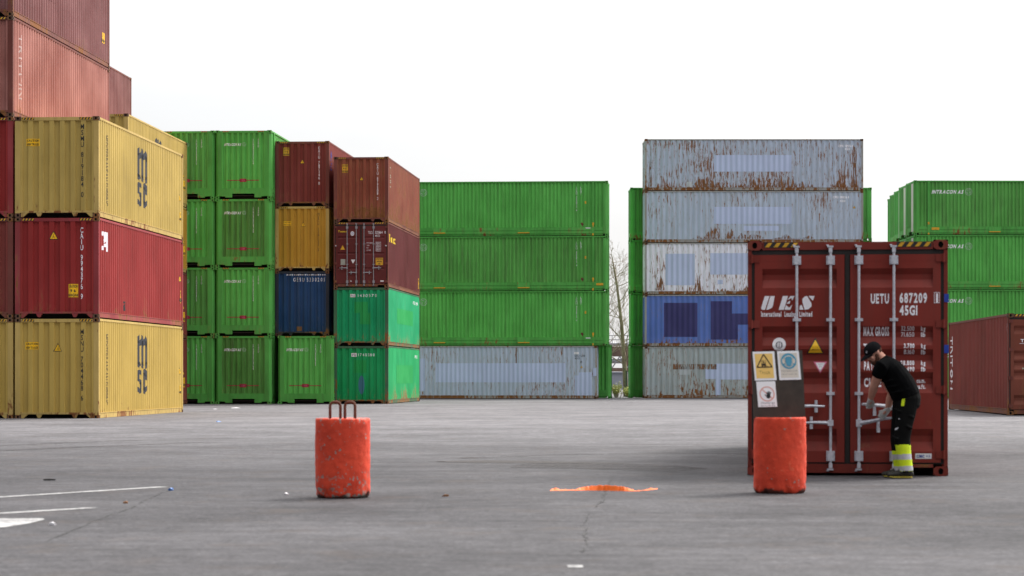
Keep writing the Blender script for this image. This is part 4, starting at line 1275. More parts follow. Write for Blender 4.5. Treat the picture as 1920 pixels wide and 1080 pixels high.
def sweep(mb, pts, lat=(0, 1, 0), seg=18, caps=(1, 1)):
    """pts: (position, lateral radius, normal radius); round ends"""
    lat = Vector(lat)
    P = [(Vector(p), a, b) for p, a, b in pts]
    def endcap(p, q, k):
        t = (p[0]-q[0]).normalized(); out = []
        for sn, cs in ((0.5, 0.866), (0.85, 0.53), (0.99, 0.12)):
            m = min(p[1], p[2])
            out.append((p[0]+t*m*sn*k, p[1]*cs, p[2]*cs))
        return out
    P = endcap(P[0], P[1], caps[0])[::-1]+P+endcap(P[-1], P[-2], caps[1])
    n = len(P); vs = []; fs = []
    for i in range(n):
        t = (P[min(i+1, n-1)][0]-P[max(i-1, 0)][0]).normalized()
        l = (lat-t*lat.dot(t)).normalized(); nn = t.cross(l)
        for k in range(seg):
            a = 2*math.pi*k/seg
            vs.append(P[i][0]+l*math.cos(a)*P[i][1]+nn*math.sin(a)*P[i][2])
    for i in range(n-1):
        for k in range(seg): fs.append((i*seg+k, i*seg+(k+1) % seg, (i+1)*seg+(k+1) % seg, (i+1)*seg+k))
    fs += [tuple(range(seg))[::-1], tuple((n-1)*seg+k for k in range(seg))]
    mb.add(vs, fs)

person = empty('person', (PXW, PY0, 0))
tag(person, 'bearded man in black cap and t-shirt bending to the container door handles', 'person')
M['skin'] = plain('skin', (0.62, 0.31, 0.22), 0.55, var=0.10, scale=9)
M['hair'] = plain('reddish_brown_beard', (0.085, 0.030, 0.014), 0.8, var=0.4, scale=80, bump=0.8)
M['shirt'] = plain('black_cotton', (0.0035, 0.0035, 0.004), 0.95, var=0.2, scale=14, spec=0.05, bump=0.3)
M['trouser'] = plain('black_work_cloth', (0.006, 0.006, 0.006), 0.9, var=0.25, scale=10, spec=0.07, bump=0.4)
M['hivis'] = plain('fluorescent_yellow_cloth', (0.62, 0.78, 0.010), 0.7, var=0.12, scale=16)
M['reflect'] = plain('silver_reflective_tape', (0.50, 0.50, 0.53), 0.45, 0.2, 0.08, 25)
M['glove'] = plain('pale_grey_glove', (0.58, 0.58, 0.55), 0.8, var=0.25, scale=40)
M['cap'] = plain('black_cap_cloth', (0.006, 0.006, 0.007), 0.9, var=0.2, scale=20, spec=0.08)
M['shoe'] = plain('black_shoe_mesh', (0.022, 0.020, 0.016), 0.7, var=0.5, scale=60)
M['sole'] = plain('yellow_shoe_sole', (0.42, 0.34, 0.05), 0.6, var=0.3, scale=30)
M['eye'] = plain('eye', (0.03, 0.02, 0.015), 0.2)

remesh_jobs = []
def blob(name, mb, mats, parent, voxel, smooth=4, pick=None):
    me = bpy.data.meshes.new('tmp'); me.from_pydata(mb.v, [], mb.f); me.update()
    bm = bmesh.new(); bm.from_mesh(me); bmesh.ops.recalc_face_normals(bm, faces=bm.faces); bm.to_mesh(me); bm.free()
    o = bpy.data.objects.new('tmp', me); COL.objects.link(o)
    m = o.modifiers.new('r', 'REMESH'); m.mode = 'VOXEL'; m.voxel_size = voxel
    if smooth:
        s_ = o.modifiers.new('s', 'SMOOTH'); s_.factor = 0.5; s_.iterations = smooth
    remesh_jobs.append((o, name, mats, parent, pick))

# skeleton points
hc = pp(1638.5, 662.5, 0.0)
neck = pp(1654, 675, 0.01)
shL, shR = pp(1653, 687, -0.18), pp(1651, 689, 0.20)
elL, wrL, haL = pp(1639, 723, 0.02), pp(1632.5, 748, 0.22), pp(1631, 755, 0.27)
elR, wrR, haR = pp(1672, 736, 0.27), pp(1664, 768, 0.29), pp(1658, 775, 0.31)
hrot = Matrix.Rotation(R(-16), 3, 'Z').inverted() @ Matrix.Rotation(R(-36), 3, 'Y')
def hp(x, y, z): return hc + hrot@Vector((x, y, z))

# body: one continuous skin
mb = MB()
ellip(mb, hp(0.012, 0, 0.03), (0.097, 0.077, 0.100), hrot)
ellip(mb, hp(-0.032, 0, -0.035), (0.064, 0.060, 0.075), hrot)
ellip(mb, hp(-0.050, 0, -0.085), (0.040, 0.040, 0.030), hrot)
ellip(mb, hp(-0.078, 0, 0.026), (0.022, 0.052, 0.014), hrot)          # brow
for sy in (-1, 1):
    ellip(mb, hp(-0.066, sy*0.040, -0.018), (0.026, 0.022, 0.022), hrot)   # cheeks
    ellip(mb, hp(0.018, sy*0.078, -0.008), (0.020, 0.012, 0.033), hrot @ Matrix.Rotation(R(sy*18), 3, 'Z'))   # ears
sweep(mb, [(hp(-0.090, 0, 0.012), 0.010, 0.011), (hp(-0.106, 0, -0.014), 0.013, 0.012), (hp(-0.104, 0, -0.024), 0.017, 0.010)], hrot@Vector((0, 1, 0)), 12)
ellip(mb, hp(-0.088, 0, -0.050), (0.014, 0.026, 0.008), hrot)         # lips
sweep(mb, [(hp(0.028, 0, -0.03), 0.060, 0.062), (hp(0.045, 0, -0.10), 0.060, 0.062), (neck, 0.072, 0.072), (pp(1663, 687, 0.01), 0.11, 0.07), (pp(1680, 708, 0), 0.16, 0.11), (pp(1697, 738, 0), 0.16, 0.14)])
for s_, e_, w_, h_ in ((shL, elL, wrL, haL), (shR, elR, wrR, haR)):
    sweep(mb, [(s_, 0.050, 0.050), (s_.lerp(e_, 0.5), 0.059, 0.064), (e_, 0.050, 0.052), (e_.lerp(w_, 0.35), 0.050, 0.052), (w_, 0.030, 0.034), (h_, 0.034, 0.026)], (0.3, 1, 0))
for hip, kn, an in ((pp(1700, 752, -0.09), pp(1691, 820, -0.11), pp(1698, 886, -0.12)), (pp(1694, 752, 0.09), pp(1682, 824, 0.11), pp(1687, 884, 0.12))):
    sweep(mb, [(hip, 0.085, 0.085), (hip.lerp(kn, 0.5), 0.075, 0.075), (kn, 0.055, 0.055), (kn.lerp(an, 0.4), 0.055, 0.055), (an, 0.04, 0.04)])
blob('body', mb, [M['skin']], person, 0.0065, 3)

# hair and beard, cap
mb = MB()
ellip(mb, hp(-0.046, 0, -0.092), (0.056, 0.052, 0.044), hrot)
ellip(mb, hp(-0.078, 0, -0.078), (0.026, 0.036, 0.026), hrot)
for sy in (-1, 1):
    sweep(mb, [(hp(-0.004, sy*0.068, -0.010), 0.010, 0.020), (hp(-0.016, sy*0.062, -0.055), 0.014, 0.028), (hp(-0.042, sy*0.045, -0.088), 0.018, 0.030)], hrot@Vector((0, 1, 0)), 12)
sweep(mb, [(hp(-0.092, -0.026, -0.046), 0.008, 0.008), (hp(-0.101, 0, -0.038), 0.010, 0.009), (hp(-0.092, 0.026, -0.046), 0.008, 0.008)], (0, 0, 1), 10)
blob('beard', mb, [M['hair']], person, 0.005, 2)
mb = MB()
ellip(mb, hp(0.055, 0, 0.004), (0.056, 0.070, 0.050), hrot)
blob('hair', mb, [M['hair']], person, 0.006, 2)
mb = MB()
vs = []; fs = []; seg = 28; rows = 8
for j in range(rows+1):
    th = math.pi/2*j/rows
    for i in range(seg):
        a = 2*math.pi*i/seg
        vs.append(hp(0.010+0.112*math.sin(th)**0.85*math.cos(a), 0.091*math.sin(th)**0.85*math.sin(a), 0.040+0.098*math.cos(th)-(0.018 if j == rows else 0)))
for j in range(rows):
    for i in range(seg): fs.append((j*seg+i, (j+1)*seg+i, (j+1)*seg+(i+1) % seg, j*seg+(i+1) % seg))
mb.add(vs, fs)
capo = mb.build('cap', M['cap'], person, smooth=True)
mb = MB()
rows_ = []
for k in range(9):
    t = k/8; y = -0.080+0.16*t; ext = 0.085*math.sqrt(max(0.0, 1-(2*t-1)**2))+0.008
    x0 = 0.010-0.110*math.sqrt(max(0, 1-(y/0.092)**2))
    dz = -0.010*(2*t-1)**2
    rows_.append([(x0+0.006, y, 0.036+dz), (x0-ext*0.5, y, 0.034+dz), (x0-ext, y, 0.018+dz)])
vs = []; fs = []
for r_ in rows_:
    for p in r_: vs.append(hp(*p))
for r_ in rows_:
    for p in r_: vs.append(hp(p[0], p[1], p[2]+0.006))
N = 27
for k in range(8):
    for q in range(2):
        a = k*3+q
        fs += [(a, a+3, a+4, a+1), (N+a, N+a+1, N+a+4, N+a+3)]
    fs.append((k*3+2, k*3+5, N+k*3+5, N+k*3+2))
mb.add(vs, fs); mb.build('brim', M['cap'], capo, smooth=False)
mb = MB(); q = [hp(-0.092, -0.045, 0.072), hp(-0.080, -0.062, 0.072), hp(-0.074, -0.060, 0.094), hp(-0.085, -0.044, 0.094)]
mb.add([p+hrot@Vector((-0.008, -0.006, 0)) for p in q], [(0, 1, 2, 3)]); mb.build('cap_badge', M['reflect'], capo)
for sy in (-1, 1):
    mb = MB(); ellip(mb, hp(-0.083, sy*0.031, 0.008), (0.008, 0.011, 0.007), hrot, 10, 6); mb.build('eye', M['eye'], person, smooth=True)

# t-shirt
mb = MB()
sweep(mb, [(pp(1653.5, 671.5, 0.01), 0.066, 0.064), (pp(1659, 679, 0.01), 0.155, 0.100), (pp(1670, 692, 0.0), 0.220, 0.145), (pp(1681, 709, 0), 0.222, 0.166), (pp(1690, 724, 0), 0.212, 0.172), (pp(1697, 738, 0), 0.205, 0.173), (pp(1699, 744, 0), 0.202, 0.172)], caps=(0.15, 0.1))
for s_, e_, k in ((shL, elL, 0.45), (shR, elR, 0.45)):
    m_ = s_.lerp(e_, k)
    sweep(mb, [(pp(1662, 684, s_.y*0.55), 0.085, 0.085), (s_, 0.085, 0.086), (s_.lerp(e_, 0.25), 0.080, 0.086), (m_, 0.076, 0.086)], (0.3, 1, 0), caps=(1, 0.12))
# soft folds across the belly and along the side
for k in range(3):
    a = pp(1655+k*7, 716+k*10, -0.17); b = pp(1690+k*7, 706+k*12, -0.205)
    sweep(mb, [(a, 0.010, 0.010), (a.lerp(b, 0.5)+Vector((0, -0.006, -0.01)), 0.013, 0.013), (b, 0.009, 0.009)], (0, 1, 0), 10)
blob('t_shirt', mb, [M['shirt']], person, 0.009, 4)

# trousers with hi-vis lower legs
mb = MB()
sweep(mb, [(pp(1698, 737, 0), 0.192, 0.164), (pp(1700.5, 748, 0), 0.200, 0.166), (pp(1700, 760, 0), 0.195, 0.158)], caps=(0.1, 0.4))
sweep(mb, [(pp(1701, 756, -0.09), 0.108, 0.128), (pp(1699, 775, -0.10), 0.106, 0.116), (pp(1694, 800, -0.108), 0.094, 0.106), (pp(1691.5, 822, -0.112), 0.086, 0.098), (pp(1694.5, 848, -0.116), 0.084, 0.088), (pp(1697.5, 870, -0.12), 0.080, 0.084), (pp(1699, 884, -0.12), 0.082, 0.086)], caps=(1, 0.1))
sweep(mb, [(pp(1692, 756, 0.09), 0.108, 0.120), (pp(1688, 780, 0.10), 0.100, 0.104), (pp(1684, 806, 0.106), 0.090, 0.090), (pp(1682.5, 826, 0.11), 0.080, 0.084), (pp(1684.5, 850, 0.116), 0.076, 0.078), (pp(1686.5, 870, 0.12), 0.074, 0.074), (pp(1687.5, 882, 0.12), 0.076, 0.076)], caps=(1, 0.1))
for px, py, d, r_ in ((1680, 822, -0.19, 0.03), (1702, 800, -0.205, 0.022), (1705, 780, -0.20, 0.022), (1684, 770, -0.19, 0.024)):
    sweep(mb, [(pp(px-7, py-4, d+0.02), 0.012, 0.014), (pp(px, py, d), 0.012, 0.016), (pp(px+8, py+3, d+0.02), 0.012, 0.014)], (0, 1, 0), 10)
zT = lambda py, d: CAMH+(Y0-py)*(PY0+d)/F
def pick_leg(c):
    near = c.y < 0.0
    top = 834+ (c.x*10 if near else 20)
    d = c.y
    if c.z > zT(834 if near else 845, d): return 0
    bands = ((851.5, 861.5), (874.0, 883.0))
    py = Y0-(c.z-CAMH)*F/(PY0+c.y)
    sl_ = (c.x)*-6
    for a, b in bands:
        if a+sl_ <= py <= b+sl_: return 2
    if py > 883.5: return 0
    return 1
blob('trousers', mb, [M['trouser'], M['hivis'], M['reflect']], person, 0.0075, 3, pick_leg)

# gloves, each with a thumb and four bent fingers closed on a handle
def glove(wr, ha, along, name, tilt):
    mb = MB()
    d = (ha-wr).normalized(); al = Vector(along).normalized()
    al = (al-d*al.dot(d)).normalized(); out = d.cross(al).normalized()
    if out.x > 0: out = -out
    palm = ha
    sweep(mb, [(wr-d*0.020, 0.036, 0.034), (wr+d*0.004, 0.037, 0.035), (wr+d*0.02, 0.040, 0.030), (palm+d*0.01, 0.047, 0.027), (palm+d*0.035, 0.046, 0.024)], al, 14)
    k0 = palm+d*0.040
    for i, l in enumerate((0.92, 1.05, 1.0, 0.80)):
        b = k0+al*(0.033-0.022*i)
        p1 = b+(d*0.030+out*0.012)*l
        p2 = p1+(d*0.012+out*-0.026)*l
        p3 = p2+(d*-0.020+out*-0.016)*l
        sweep(mb, [(b, 0.0115, 0.0115), (p1, 0.0108, 0.0108), (p2, 0.0100, 0.0100), (p3, 0.0088, 0.0088)], al, 10)
    tb = palm+al*0.040-d*0.004
    sweep(mb, [(tb, 0.014, 0.014), (tb+al*0.016+d*0.026-out*0.012, 0.0125, 0.0125), (tb+al*0.002+d*0.048-out*0.026, 0.0105, 0.0105)], out, 10)
    blob(name, mb, [M['glove']], person, 0.0042, 2)
glove(wrL, haL, (0.8, 0.5, 0.0), 'glove', 0)
glove(wrR, haR, (-0.75, 0.3, -0.3), 'glove', 0)

# shoes
for d, hx0, tx in ((-0.12, 1707.5, 1664), (0.12, 1697, 1654)):
    mb = MB()
    sweep(mb, [(pz(hx0, 0.055, d), 0.038, 0.045), (pz(hx0-8, 0.070, d), 0.043, 0.058), (pz(hx0-18, 0.065, d), 0.045, 0.050), (pz(hx0-30, 0.052, d), 0.050, 0.036), (pz(tx+3, 0.045, d), 0.044, 0.028)])
    sweep(mb, [(pz(hx0-6, 0.07, d), 0.047, 0.047), (pz(hx0-8, 0.125, d), 0.050, 0.050)], (0, 1, 0))
    blob('shoe', mb, [M['shoe'], M['sole']], person, 0.006, 2, lambda c: 1 if c.z < 0.030 else 0)
    mb = MB()
    sweep(mb, [(pz(hx0+1, 0.014, d), 0.040, 0.013), (pz(hx0-12, 0.014, d), 0.043, 0.013), (pz(hx0-30, 0.014, d), 0.053, 0.013), (pz(tx+4, 0.020, d), 0.045, 0.012)])
    mb.build('shoe_sole', M['sole'], person, smooth=True)
    mb = MB(); a = pz(hx0-11, 0.098, d-0.052); b = pz(hx0-17, 0.088, d-0.053)
    mb.tube([a, b], 0.012, 8); mb.build('shoe_tab', M['reflect'], person, smooth=True)

bpy.context.view_layer.update()
dg = bpy.context.evaluated_depsgraph_get()
made = {}
for o, name, mats, parent, pick in remesh_jobs:
    me = bpy.data.meshes.new_from_object(o.evaluated_get(dg))
    me.name = name; me.materials.clear()
    for m in mats: me.materials.append(m)
    me.polygons.foreach_set('use_smooth', [True]*len(me.polygons))
    me.polygons.foreach_set('material_index', [pick(p.center) if pick else 0 for p in me.polygons])
    me.update()
    made[name] = link(name, me, parent)
for o, *_ in remesh_jobs:
    me = o.data; bpy.data.objects.remove(o); bpy.data.meshes.remove(me)
from mathutils.bvhtree import BVHTree
tm = made['trousers'].data
bvh = BVHTree.FromPolygons([v.co for v in tm.vertices], [tuple(p.vertices) for p in tm.polygons])
def patch(name, pxs, mat, n=4):
    """a cloth patch laid on the trousers (bilinear grid dropped onto the surface)"""
    vs = []; fs = []
    for j in range(n+1):
        for i in range(n+1):
            u, v = i/n, j/n
            px = (pxs[0][0]*(1-u)+pxs[1][0]*u)*(1-v)+(pxs[3][0]*(1-u)+pxs[2][0]*u)*v
            py = (pxs[0][1]*(1-u)+pxs[1][1]*u)*(1-v)+(pxs[3][1]*(1-u)+pxs[2][1]*u)*v
            p = pp(px, py, -0.6)
            h = bvh.ray_cast(p, Vector((0, 1, 0)))
            q = h[0] if h[0] is not None else pp(px, py, -0.18)
            vs.append(q+Vector((0, -0.004, 0)))
    for j in range(n):
        for i in range(n):
            a = j*(n+1)+i; fs.append((a, a+1, a+n+2, a+n+1))
    mb = MB(); mb.add(vs, fs); mb.build(name, mat, made['trousers'], smooth=True)
patch('pocket_tab', ((1700, 762), (1705.5, 762), (1707.5, 748), (1702, 749)), M['hivis'])
patch('cloth_mark', ((1677.5, 807), (1683, 805), (1684.5, 801), (1679, 802.5)), M['reflect'])
patch('cloth_mark', ((1695.3, 787.5), (1697.5, 787.5), (1697.5, 785.5), (1695.3, 785.5)), M['reflect'])

# ==================================================================== BEYOND THE YARD
M['bark'] = plain('grey_brown_bark', (0.24, 0.18, 0.135), 0.9, var=0.3, scale=8)
M['twig'] = plain('bare_twigs', (0.30, 0.235, 0.19), 0.9, var=0.3, scale=8)
def bare_tree(label, path, Y, r0, seed, spread=1.0, group='bare trees beyond the yard'):
    s = F/Y; rn_ = random.Random(seed)
    base = Vector(((path[0][0]-960)/s, Y, gh((path[0][0]-960)/s, Y)))
    root = empty('tree', base); tag(root, label, 'tree', group)
    pts = [Vector(((px-path[0][0])/s, 0.12*math.sin(i*1.3), CAMH+(Y0-py)/s)) for i, (px, py) in enumerate(path)]
    pts[0].z = -0.05
    n = len(pts)
    tr = MB(); tr.tube(pts, [r0*(1-0.85*i/(n-1)) for i in range(n)], 8); tr.build('trunk', M['bark'], root, smooth=True)
    cr = MB()
    def grow(p, d, L, r, lev):
        q = [p]; cur = p.copy(); dd = d.copy(); k = 4
        for i in range(k):
            dd = (dd+Vector((rn_.uniform(-1, 1), rn_.uniform(-1, 1), rn_.uniform(-0.4, 0.9)))*0.20).normalized()
            cur = cur+dd*L/k; q.append(cur.copy())
        cr.tube(q, [r*0.62*(1-0.7*i/k) for i in range(k+1)], 4 if lev else 5, closed=False)
        if lev < 3:
            for _ in range((4, 4, 4)[lev]):
                i = rn_.randint(1, k)
                nd = (dd+Vector((rn_.uniform(-1, 1), rn_.uniform(-1, 1), rn_.uniform(-0.35, 0.8)))*0.95).normalized()
                grow(q[i], nd, L*rn_.uniform(0.42, 0.66), max(r*0.5, 0.006), lev+1)
    for i in range(2, n):
        for _ in range(4 if i < n-2 else 5):
            a = pts[i-1].lerp(pts[i], rn_.random())
            ang = rn_.uniform(0, 2*math.pi)
            d = Vector((math.cos(ang), math.sin(ang), rn_.uniform(0.25, 1.1))).normalized()
            grow(a, d, spread*rn_.uniform(1.0, 2.2)*(1.1-0.5*i/n), r0*0.36*(1.1-0.75*i/n)+0.006, 0)
    cr.build('crown', M['twig'], root)
bare_tree('bare slender tree leaning left in the gap between the container walls',
          [(1174, 748), (1172, 700), (1169, 655), (1166, 615), (1161, 570), (1156, 530), (1151, 500), (1147, 478)], 148, 0.17, 5, 1.0)
bare_tree('bare tree whose twigs reach out from behind the long green wall',
          [(1128, 752), (1130, 700), (1132, 655), (1134, 610), (1135, 575), (1137, 545), (1138, 520)], 152, 0.15, 11, 1.5)
def leaf_mat():
    t = NT('young_leaves')
    v = t.coord(scale=(1, 1, 1)); n = t.noise(v, 5, 3)
    t.put(t.b.inputs['Base Color'], t.mix(t.rng(n, 0.3, 0.7), (0.20, 0.22, 0.015), (0.38, 0.36, 0.03)))
    t.b.inputs['Roughness'].default_value = 0.6
    return t.mat
M['leaf'] = leaf_mat()
def shrub(label, px, Y, w, h, seed):
    s = F/Y; X = (px-960)/s; rn_ = random.Random(seed)
    root = empty('shrub', (X, Y, 0)); tag(root, label, 'shrub')
    st = MB(); lf = MB()
    for k in range(26):
        a = rn_.uniform(0, 2*math.pi); e = rn_.uniform(0.1, 1.0)
        tip = Vector((math.cos(a)*w*e, math.sin(a)*0.5*e, h*rn_.uniform(0.55, 1.0)))
        st.tube([(tip.x*0.3, tip.y*0.3, -0.02), tip*0.6, tip], [0.012, 0.009, 0.004], 4)
        for _ in range(34):
            c = tip*rn_.uniform(0.35, 1.02)+Vector((rn_.gauss(0, 0.05), rn_.gauss(0, 0.05), rn_.gauss(0, 0.05)))
            u = Vector((rn_.gauss(0, 1), rn_.gauss(0, 1), rn_.gauss(0, 1))).normalized(); v = u.orthogonal().normalized()
            L = rn_.uniform(0.03, 0.055)
            lf.add([c-u*L, c+v*L*0.5, c+u*L, c-v*L*0.5], [(0, 1, 2, 3)])
    st.build('stems', M['bark'], root); lf.build('foliage', M['leaf'], root, fix=False)
shrub('low shrub with yellow green spring leaves at the gap between the walls', 1156, 142.5, 0.75, 0.85, 3)
shrub('second smaller yellow green shrub touching the right container wall', 1180, 144.0, 0.50, 0.60, 9)
M['postmetal'] = plain('dark_metal_post', (0.05, 0.055, 0.05), 0.6)
mb = MB(); mb.tube([(0, 0, -0.1), (0, 0, 1.55)], 0.045, 8); mb.box((-0.06, -0.06, 1.53), (0.06, 0.06, 1.57))
o = mb.build('metal_post', M['postmetal']); o.location = ((1174.5-960)/31.6, F/31.6, 0)
tag(o, 'thin dark metal post at the foot of the leaning bare tree', 'post')

M['wallgrey'] = plain('weathered_grey_wall', (0.30, 0.31, 0.36), 0.9, var=0.25, scale=0.6)
M['steelbrown'] = plain('rusty_brown_steel', (0.16, 0.105, 0.08), 0.8, var=0.3, scale=0.8)
M['steelgrey'] = plain('grey_steel', (0.33, 0.33, 0.34), 0.6, 0.2, 0.2, 1.0)
M['palepipe'] = plain('pale_clad_pipe', (0.60, 0.60, 0.62), 0.5, 0.0, 0.12, 1.0)
GY = 236
mb = MB(); mb.box((-14, 0, -0.1), (42, 0.4, 1.55)); 
for k in range(19): mb.box((-14+k*3.1, -0.12, -0.1), (-13.7+k*3.1, 0.0, 1.62))
mb.box((-14.1, -0.15, 1.55), (42.1, 0.55, 1.66))
o = mb.build('retaining_wall', M['wallgrey']); o.location = (0, GY-6, 0); tag(o, 'long low grey wall far behind the bare trees', 'wall')
root = empty('pipe_bridge', (11, GY, 0)); tag(root, 'brown steel pipe bridge far behind the bare trees', 'pipe bridge')
for k in range(-4, 9):
    mb = MB(); x = k*2.9
    mb.box((x-0.16, -0.9, -0.1), (x+0.16, -0.6, 4.25)); mb.box((x-0.16, 0.6, -0.1), (x+0.16, 0.9, 4.25)); mb.box((x-0.12, -0.6, 2.0), (x+0.12, 0.6, 2.2))
    mb.build('support_frame', M['steelbrown'], root)
mb = MB(); mb.box((-13, -1.1, 1.70), (25, -0.92, 2.05)); mb.box((-13, -1.0, 3.15), (25, 1.0, 4.12)); mb.build('deck', M['steelbrown'], root)
mb = MB()
for k in range(26):
    x = -13+k*1.45
    mb.tube([(x, -0.95, 2.05), (x+0.72, -0.95, 3.15)], 0.06, 5); mb.tube([(x+0.72, -0.95, 3.15), (x+1.45, -0.95, 2.05)], 0.06, 5)
mb.build('lattice', M['steelgrey'], root)
for y_, z_, r_ in ((-0.6, 4.36, 0.15), (0.0, 4.36, 0.19), (0.6, 4.40, 0.13), (-0.5, 2.75, 0.16), (0.2, 2.6, 0.12)):
    mb = MB(); mb.tube([(-13, y_, z_), (25, y_, z_)], r_, 8); mb.build('pipe', M['palepipe'], root, smooth=True)
mb = MB()
for z_ in (4.75, 5.15): mb.tube([(-13, -0.95, z_), (25, -0.95, z_)], 0.045, 6)
for k in range(27): mb.tube([(-13+k*1.45, -0.95, 4.12), (-13+k*1.45, -0.95, 5.15)], 0.04, 5)
mb.build('railing', M['steelgrey'], root)

# ==================================================================== GROUND
def ground_mat():
    t = NT('worn_asphalt')
    tc = t.node('ShaderNodeTexCoord'); o = tc.outputs['Object']
    def sc3(k):
        vm = t.node('ShaderNodeVectorMath', operation='MULTIPLY'); t.l.new(o, vm.inputs[0]); vm.inputs[1].default_value = k; return vm.outputs[0]
    nb = t.noise(sc3((0.05, 0.10, 1)), 1.0, 5, 0.6)            # broad worn areas
    ns = t.noise(sc3((0.05, 0.42, 1)), 1.0, 10, 0.70, 0.7)     # drive lanes across
    nt = t.noise(sc3((0.22, 2.4, 1)), 1.0, 9, 0.74, 0.6)       # thin scuffs
    na = t.noise(o, 0.35, 14, 0.80, 0.2)                       # everything from puddle stains down to grit
    nm = t.noise(o, 1.1, 8, 0.72)
    nq = t.noise(o, 5.0, 6, 0.75)
    nf = t.noise(o, 24, 4, 0.75); ng = t.noise(o, 110, 2, 0.7)
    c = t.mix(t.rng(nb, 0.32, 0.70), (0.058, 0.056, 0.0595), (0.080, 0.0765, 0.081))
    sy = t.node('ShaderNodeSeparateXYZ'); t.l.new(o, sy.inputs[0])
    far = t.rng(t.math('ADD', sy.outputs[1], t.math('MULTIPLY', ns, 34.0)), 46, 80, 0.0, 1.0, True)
    c = t.mix(t.math('MULTIPLY', far, 0.72), c, (0.172, 0.1655, 0.173))  # asphalt lightened with distance: backlit grazing glare put into the colour
    k = t.rng(na, 0.32, 0.68, 0.60, 1.36)
    k = t.math('MULTIPLY', k, t.rng(ns, 0.34, 0.68, 1.10, 0.86))
    k = t.math('MULTIPLY', k, t.rng(nt, 0.32, 0.70, 1.10, 0.78))
    k = t.math('MULTIPLY', k, t.rng(nq, 0.30, 0.72, 1.28, 0.62))
    k = t.math('MULTIPLY', k, t.rng(nf, 0.32, 0.68, 0.50, 1.50))
    k = t.math('MULTIPLY', k, t.rng(ng, 0.32, 0.72, 0.60, 1.60))
    cb = t.node('ShaderNodeVectorMath', operation='SCALE'); t.l.new(c, cb.inputs[0]); t.l.new(k, cb.inputs['Scale'])
    c = cb.outputs[0]
    c = t.mix(t.math('MULTIPLY', t.rng(nm, 0.54, 0.70), 0.45), c, (0.085, 0.066, 0.054))
    c = t.mix(t.math('MULTIPLY', t.rng(nt, 0.62, 0.70), 0.55), c, (0.030, 0.027, 0.026))
    v = t.node('ShaderNodeTexVoronoi'); t.l.new(o, v.inputs['Vector']); v.inputs['Scale'].default_value = 1.1
    c = t.mix(t.rng(v.outputs['Distance'], 0.055, 0.035, 0.0, 0.85), c, (0.022, 0.019, 0.017))
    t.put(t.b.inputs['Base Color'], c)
    t.put(t.b.inputs['Roughness'], t.rng(nb, 0.3, 0.7, 0.80, 0.64))
    t.b.inputs['Specular IOR Level'].default_value = 0.05
    t.bump(t.math('ADD', t.math('MULTIPLY', nf, 0.6), t.math('MULTIPLY', ng, 0.4)), 0.5, 0.006)
    return t.mat
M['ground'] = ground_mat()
xs = [-3000, -1200, -500, -200, -90] + list(range(-60, 81, 4)) + [110, 250, 600, 1400, 3000]
ys = [-400, -120, -40] + list(range(-12, 170, 4)) + [190, 240, 350, 600, 1200, 3000, 6000]
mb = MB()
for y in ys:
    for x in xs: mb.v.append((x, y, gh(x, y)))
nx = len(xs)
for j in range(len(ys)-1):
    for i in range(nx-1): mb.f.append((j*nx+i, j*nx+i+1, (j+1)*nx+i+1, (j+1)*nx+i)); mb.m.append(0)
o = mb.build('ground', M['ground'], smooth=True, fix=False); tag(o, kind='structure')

def line_mat():
    t = NT('worn_white_road_paint')
    v = t.coord('Object', offset=False); n = t.noise(v, 9, 8, 0.8); n2 = t.noise(v, 2, 3)
    t.put(t.b.inputs['Base Color'], t.mix(t.rng(t.math('ADD', n, t.math('MULTIPLY', n2, 0.3)), 0.60, 0.76), (0.36, 0.355, 0.35), (0.11, 0.105, 0.105)))
    t.b.inputs['Roughness'].default_value = 0.7
    return t.mat
M['line'] = line_mat()
def gpt(px, py):
    s = (py-Y0)/CAMH
    return ((px-960)/s, F/s)
def marking(name, polys, mat, z=0.004, sub=6):
    mb = MB()
    for P in polys: mb.add([(x, y, z) for x, y in P], [tuple(range(len(P)))])
    o = mb.build(name, mat); tag(o, kind='structure'); return o
def strip(a, b, w0, w1=None):
    w1 = w1 or w0
    dx, dy = b[0]-a[0], b[1]-a[1]; L = math.hypot(dx, dy); nx_, ny_ = -dy/L, dx/L
    return [(a[0]-nx_*w0/2, a[1]-ny_*w0/2), (b[0]-nx_*w1/2, b[1]-ny_*w1/2), (b[0]+nx_*w1/2, b[1]+ny_*w1/2), (a[0]+nx_*w0/2, a[1]+ny_*w0/2)]
a, b = gpt(0, 932.5), gpt(308, 913); k = 1.6
marking('road_marking', [strip((a[0]-(b[0]-a[0])*k, a[1]-(b[1]-a[1])*k), b, 0.13)], M['line'])
a, b = gpt(0, 963), gpt(173, 952.5)
marking('road_marking', [strip((a[0]-(b[0]-a[0])*3, a[1]-(b[1]-a[1])*3), b, 0.13)], M['line'])
marking('road_marking', [[gpt(-40, 973), gpt(-40, 992), gpt(10, 989), gpt(50, 983), gpt(84, 975), gpt(80, 972.5)]], M['line'])
marking('road_marking', [[gpt(1063, 1061), gpt(1092, 1060.5), gpt(1094, 1065), gpt(1066, 1065.5)]], M['line'])
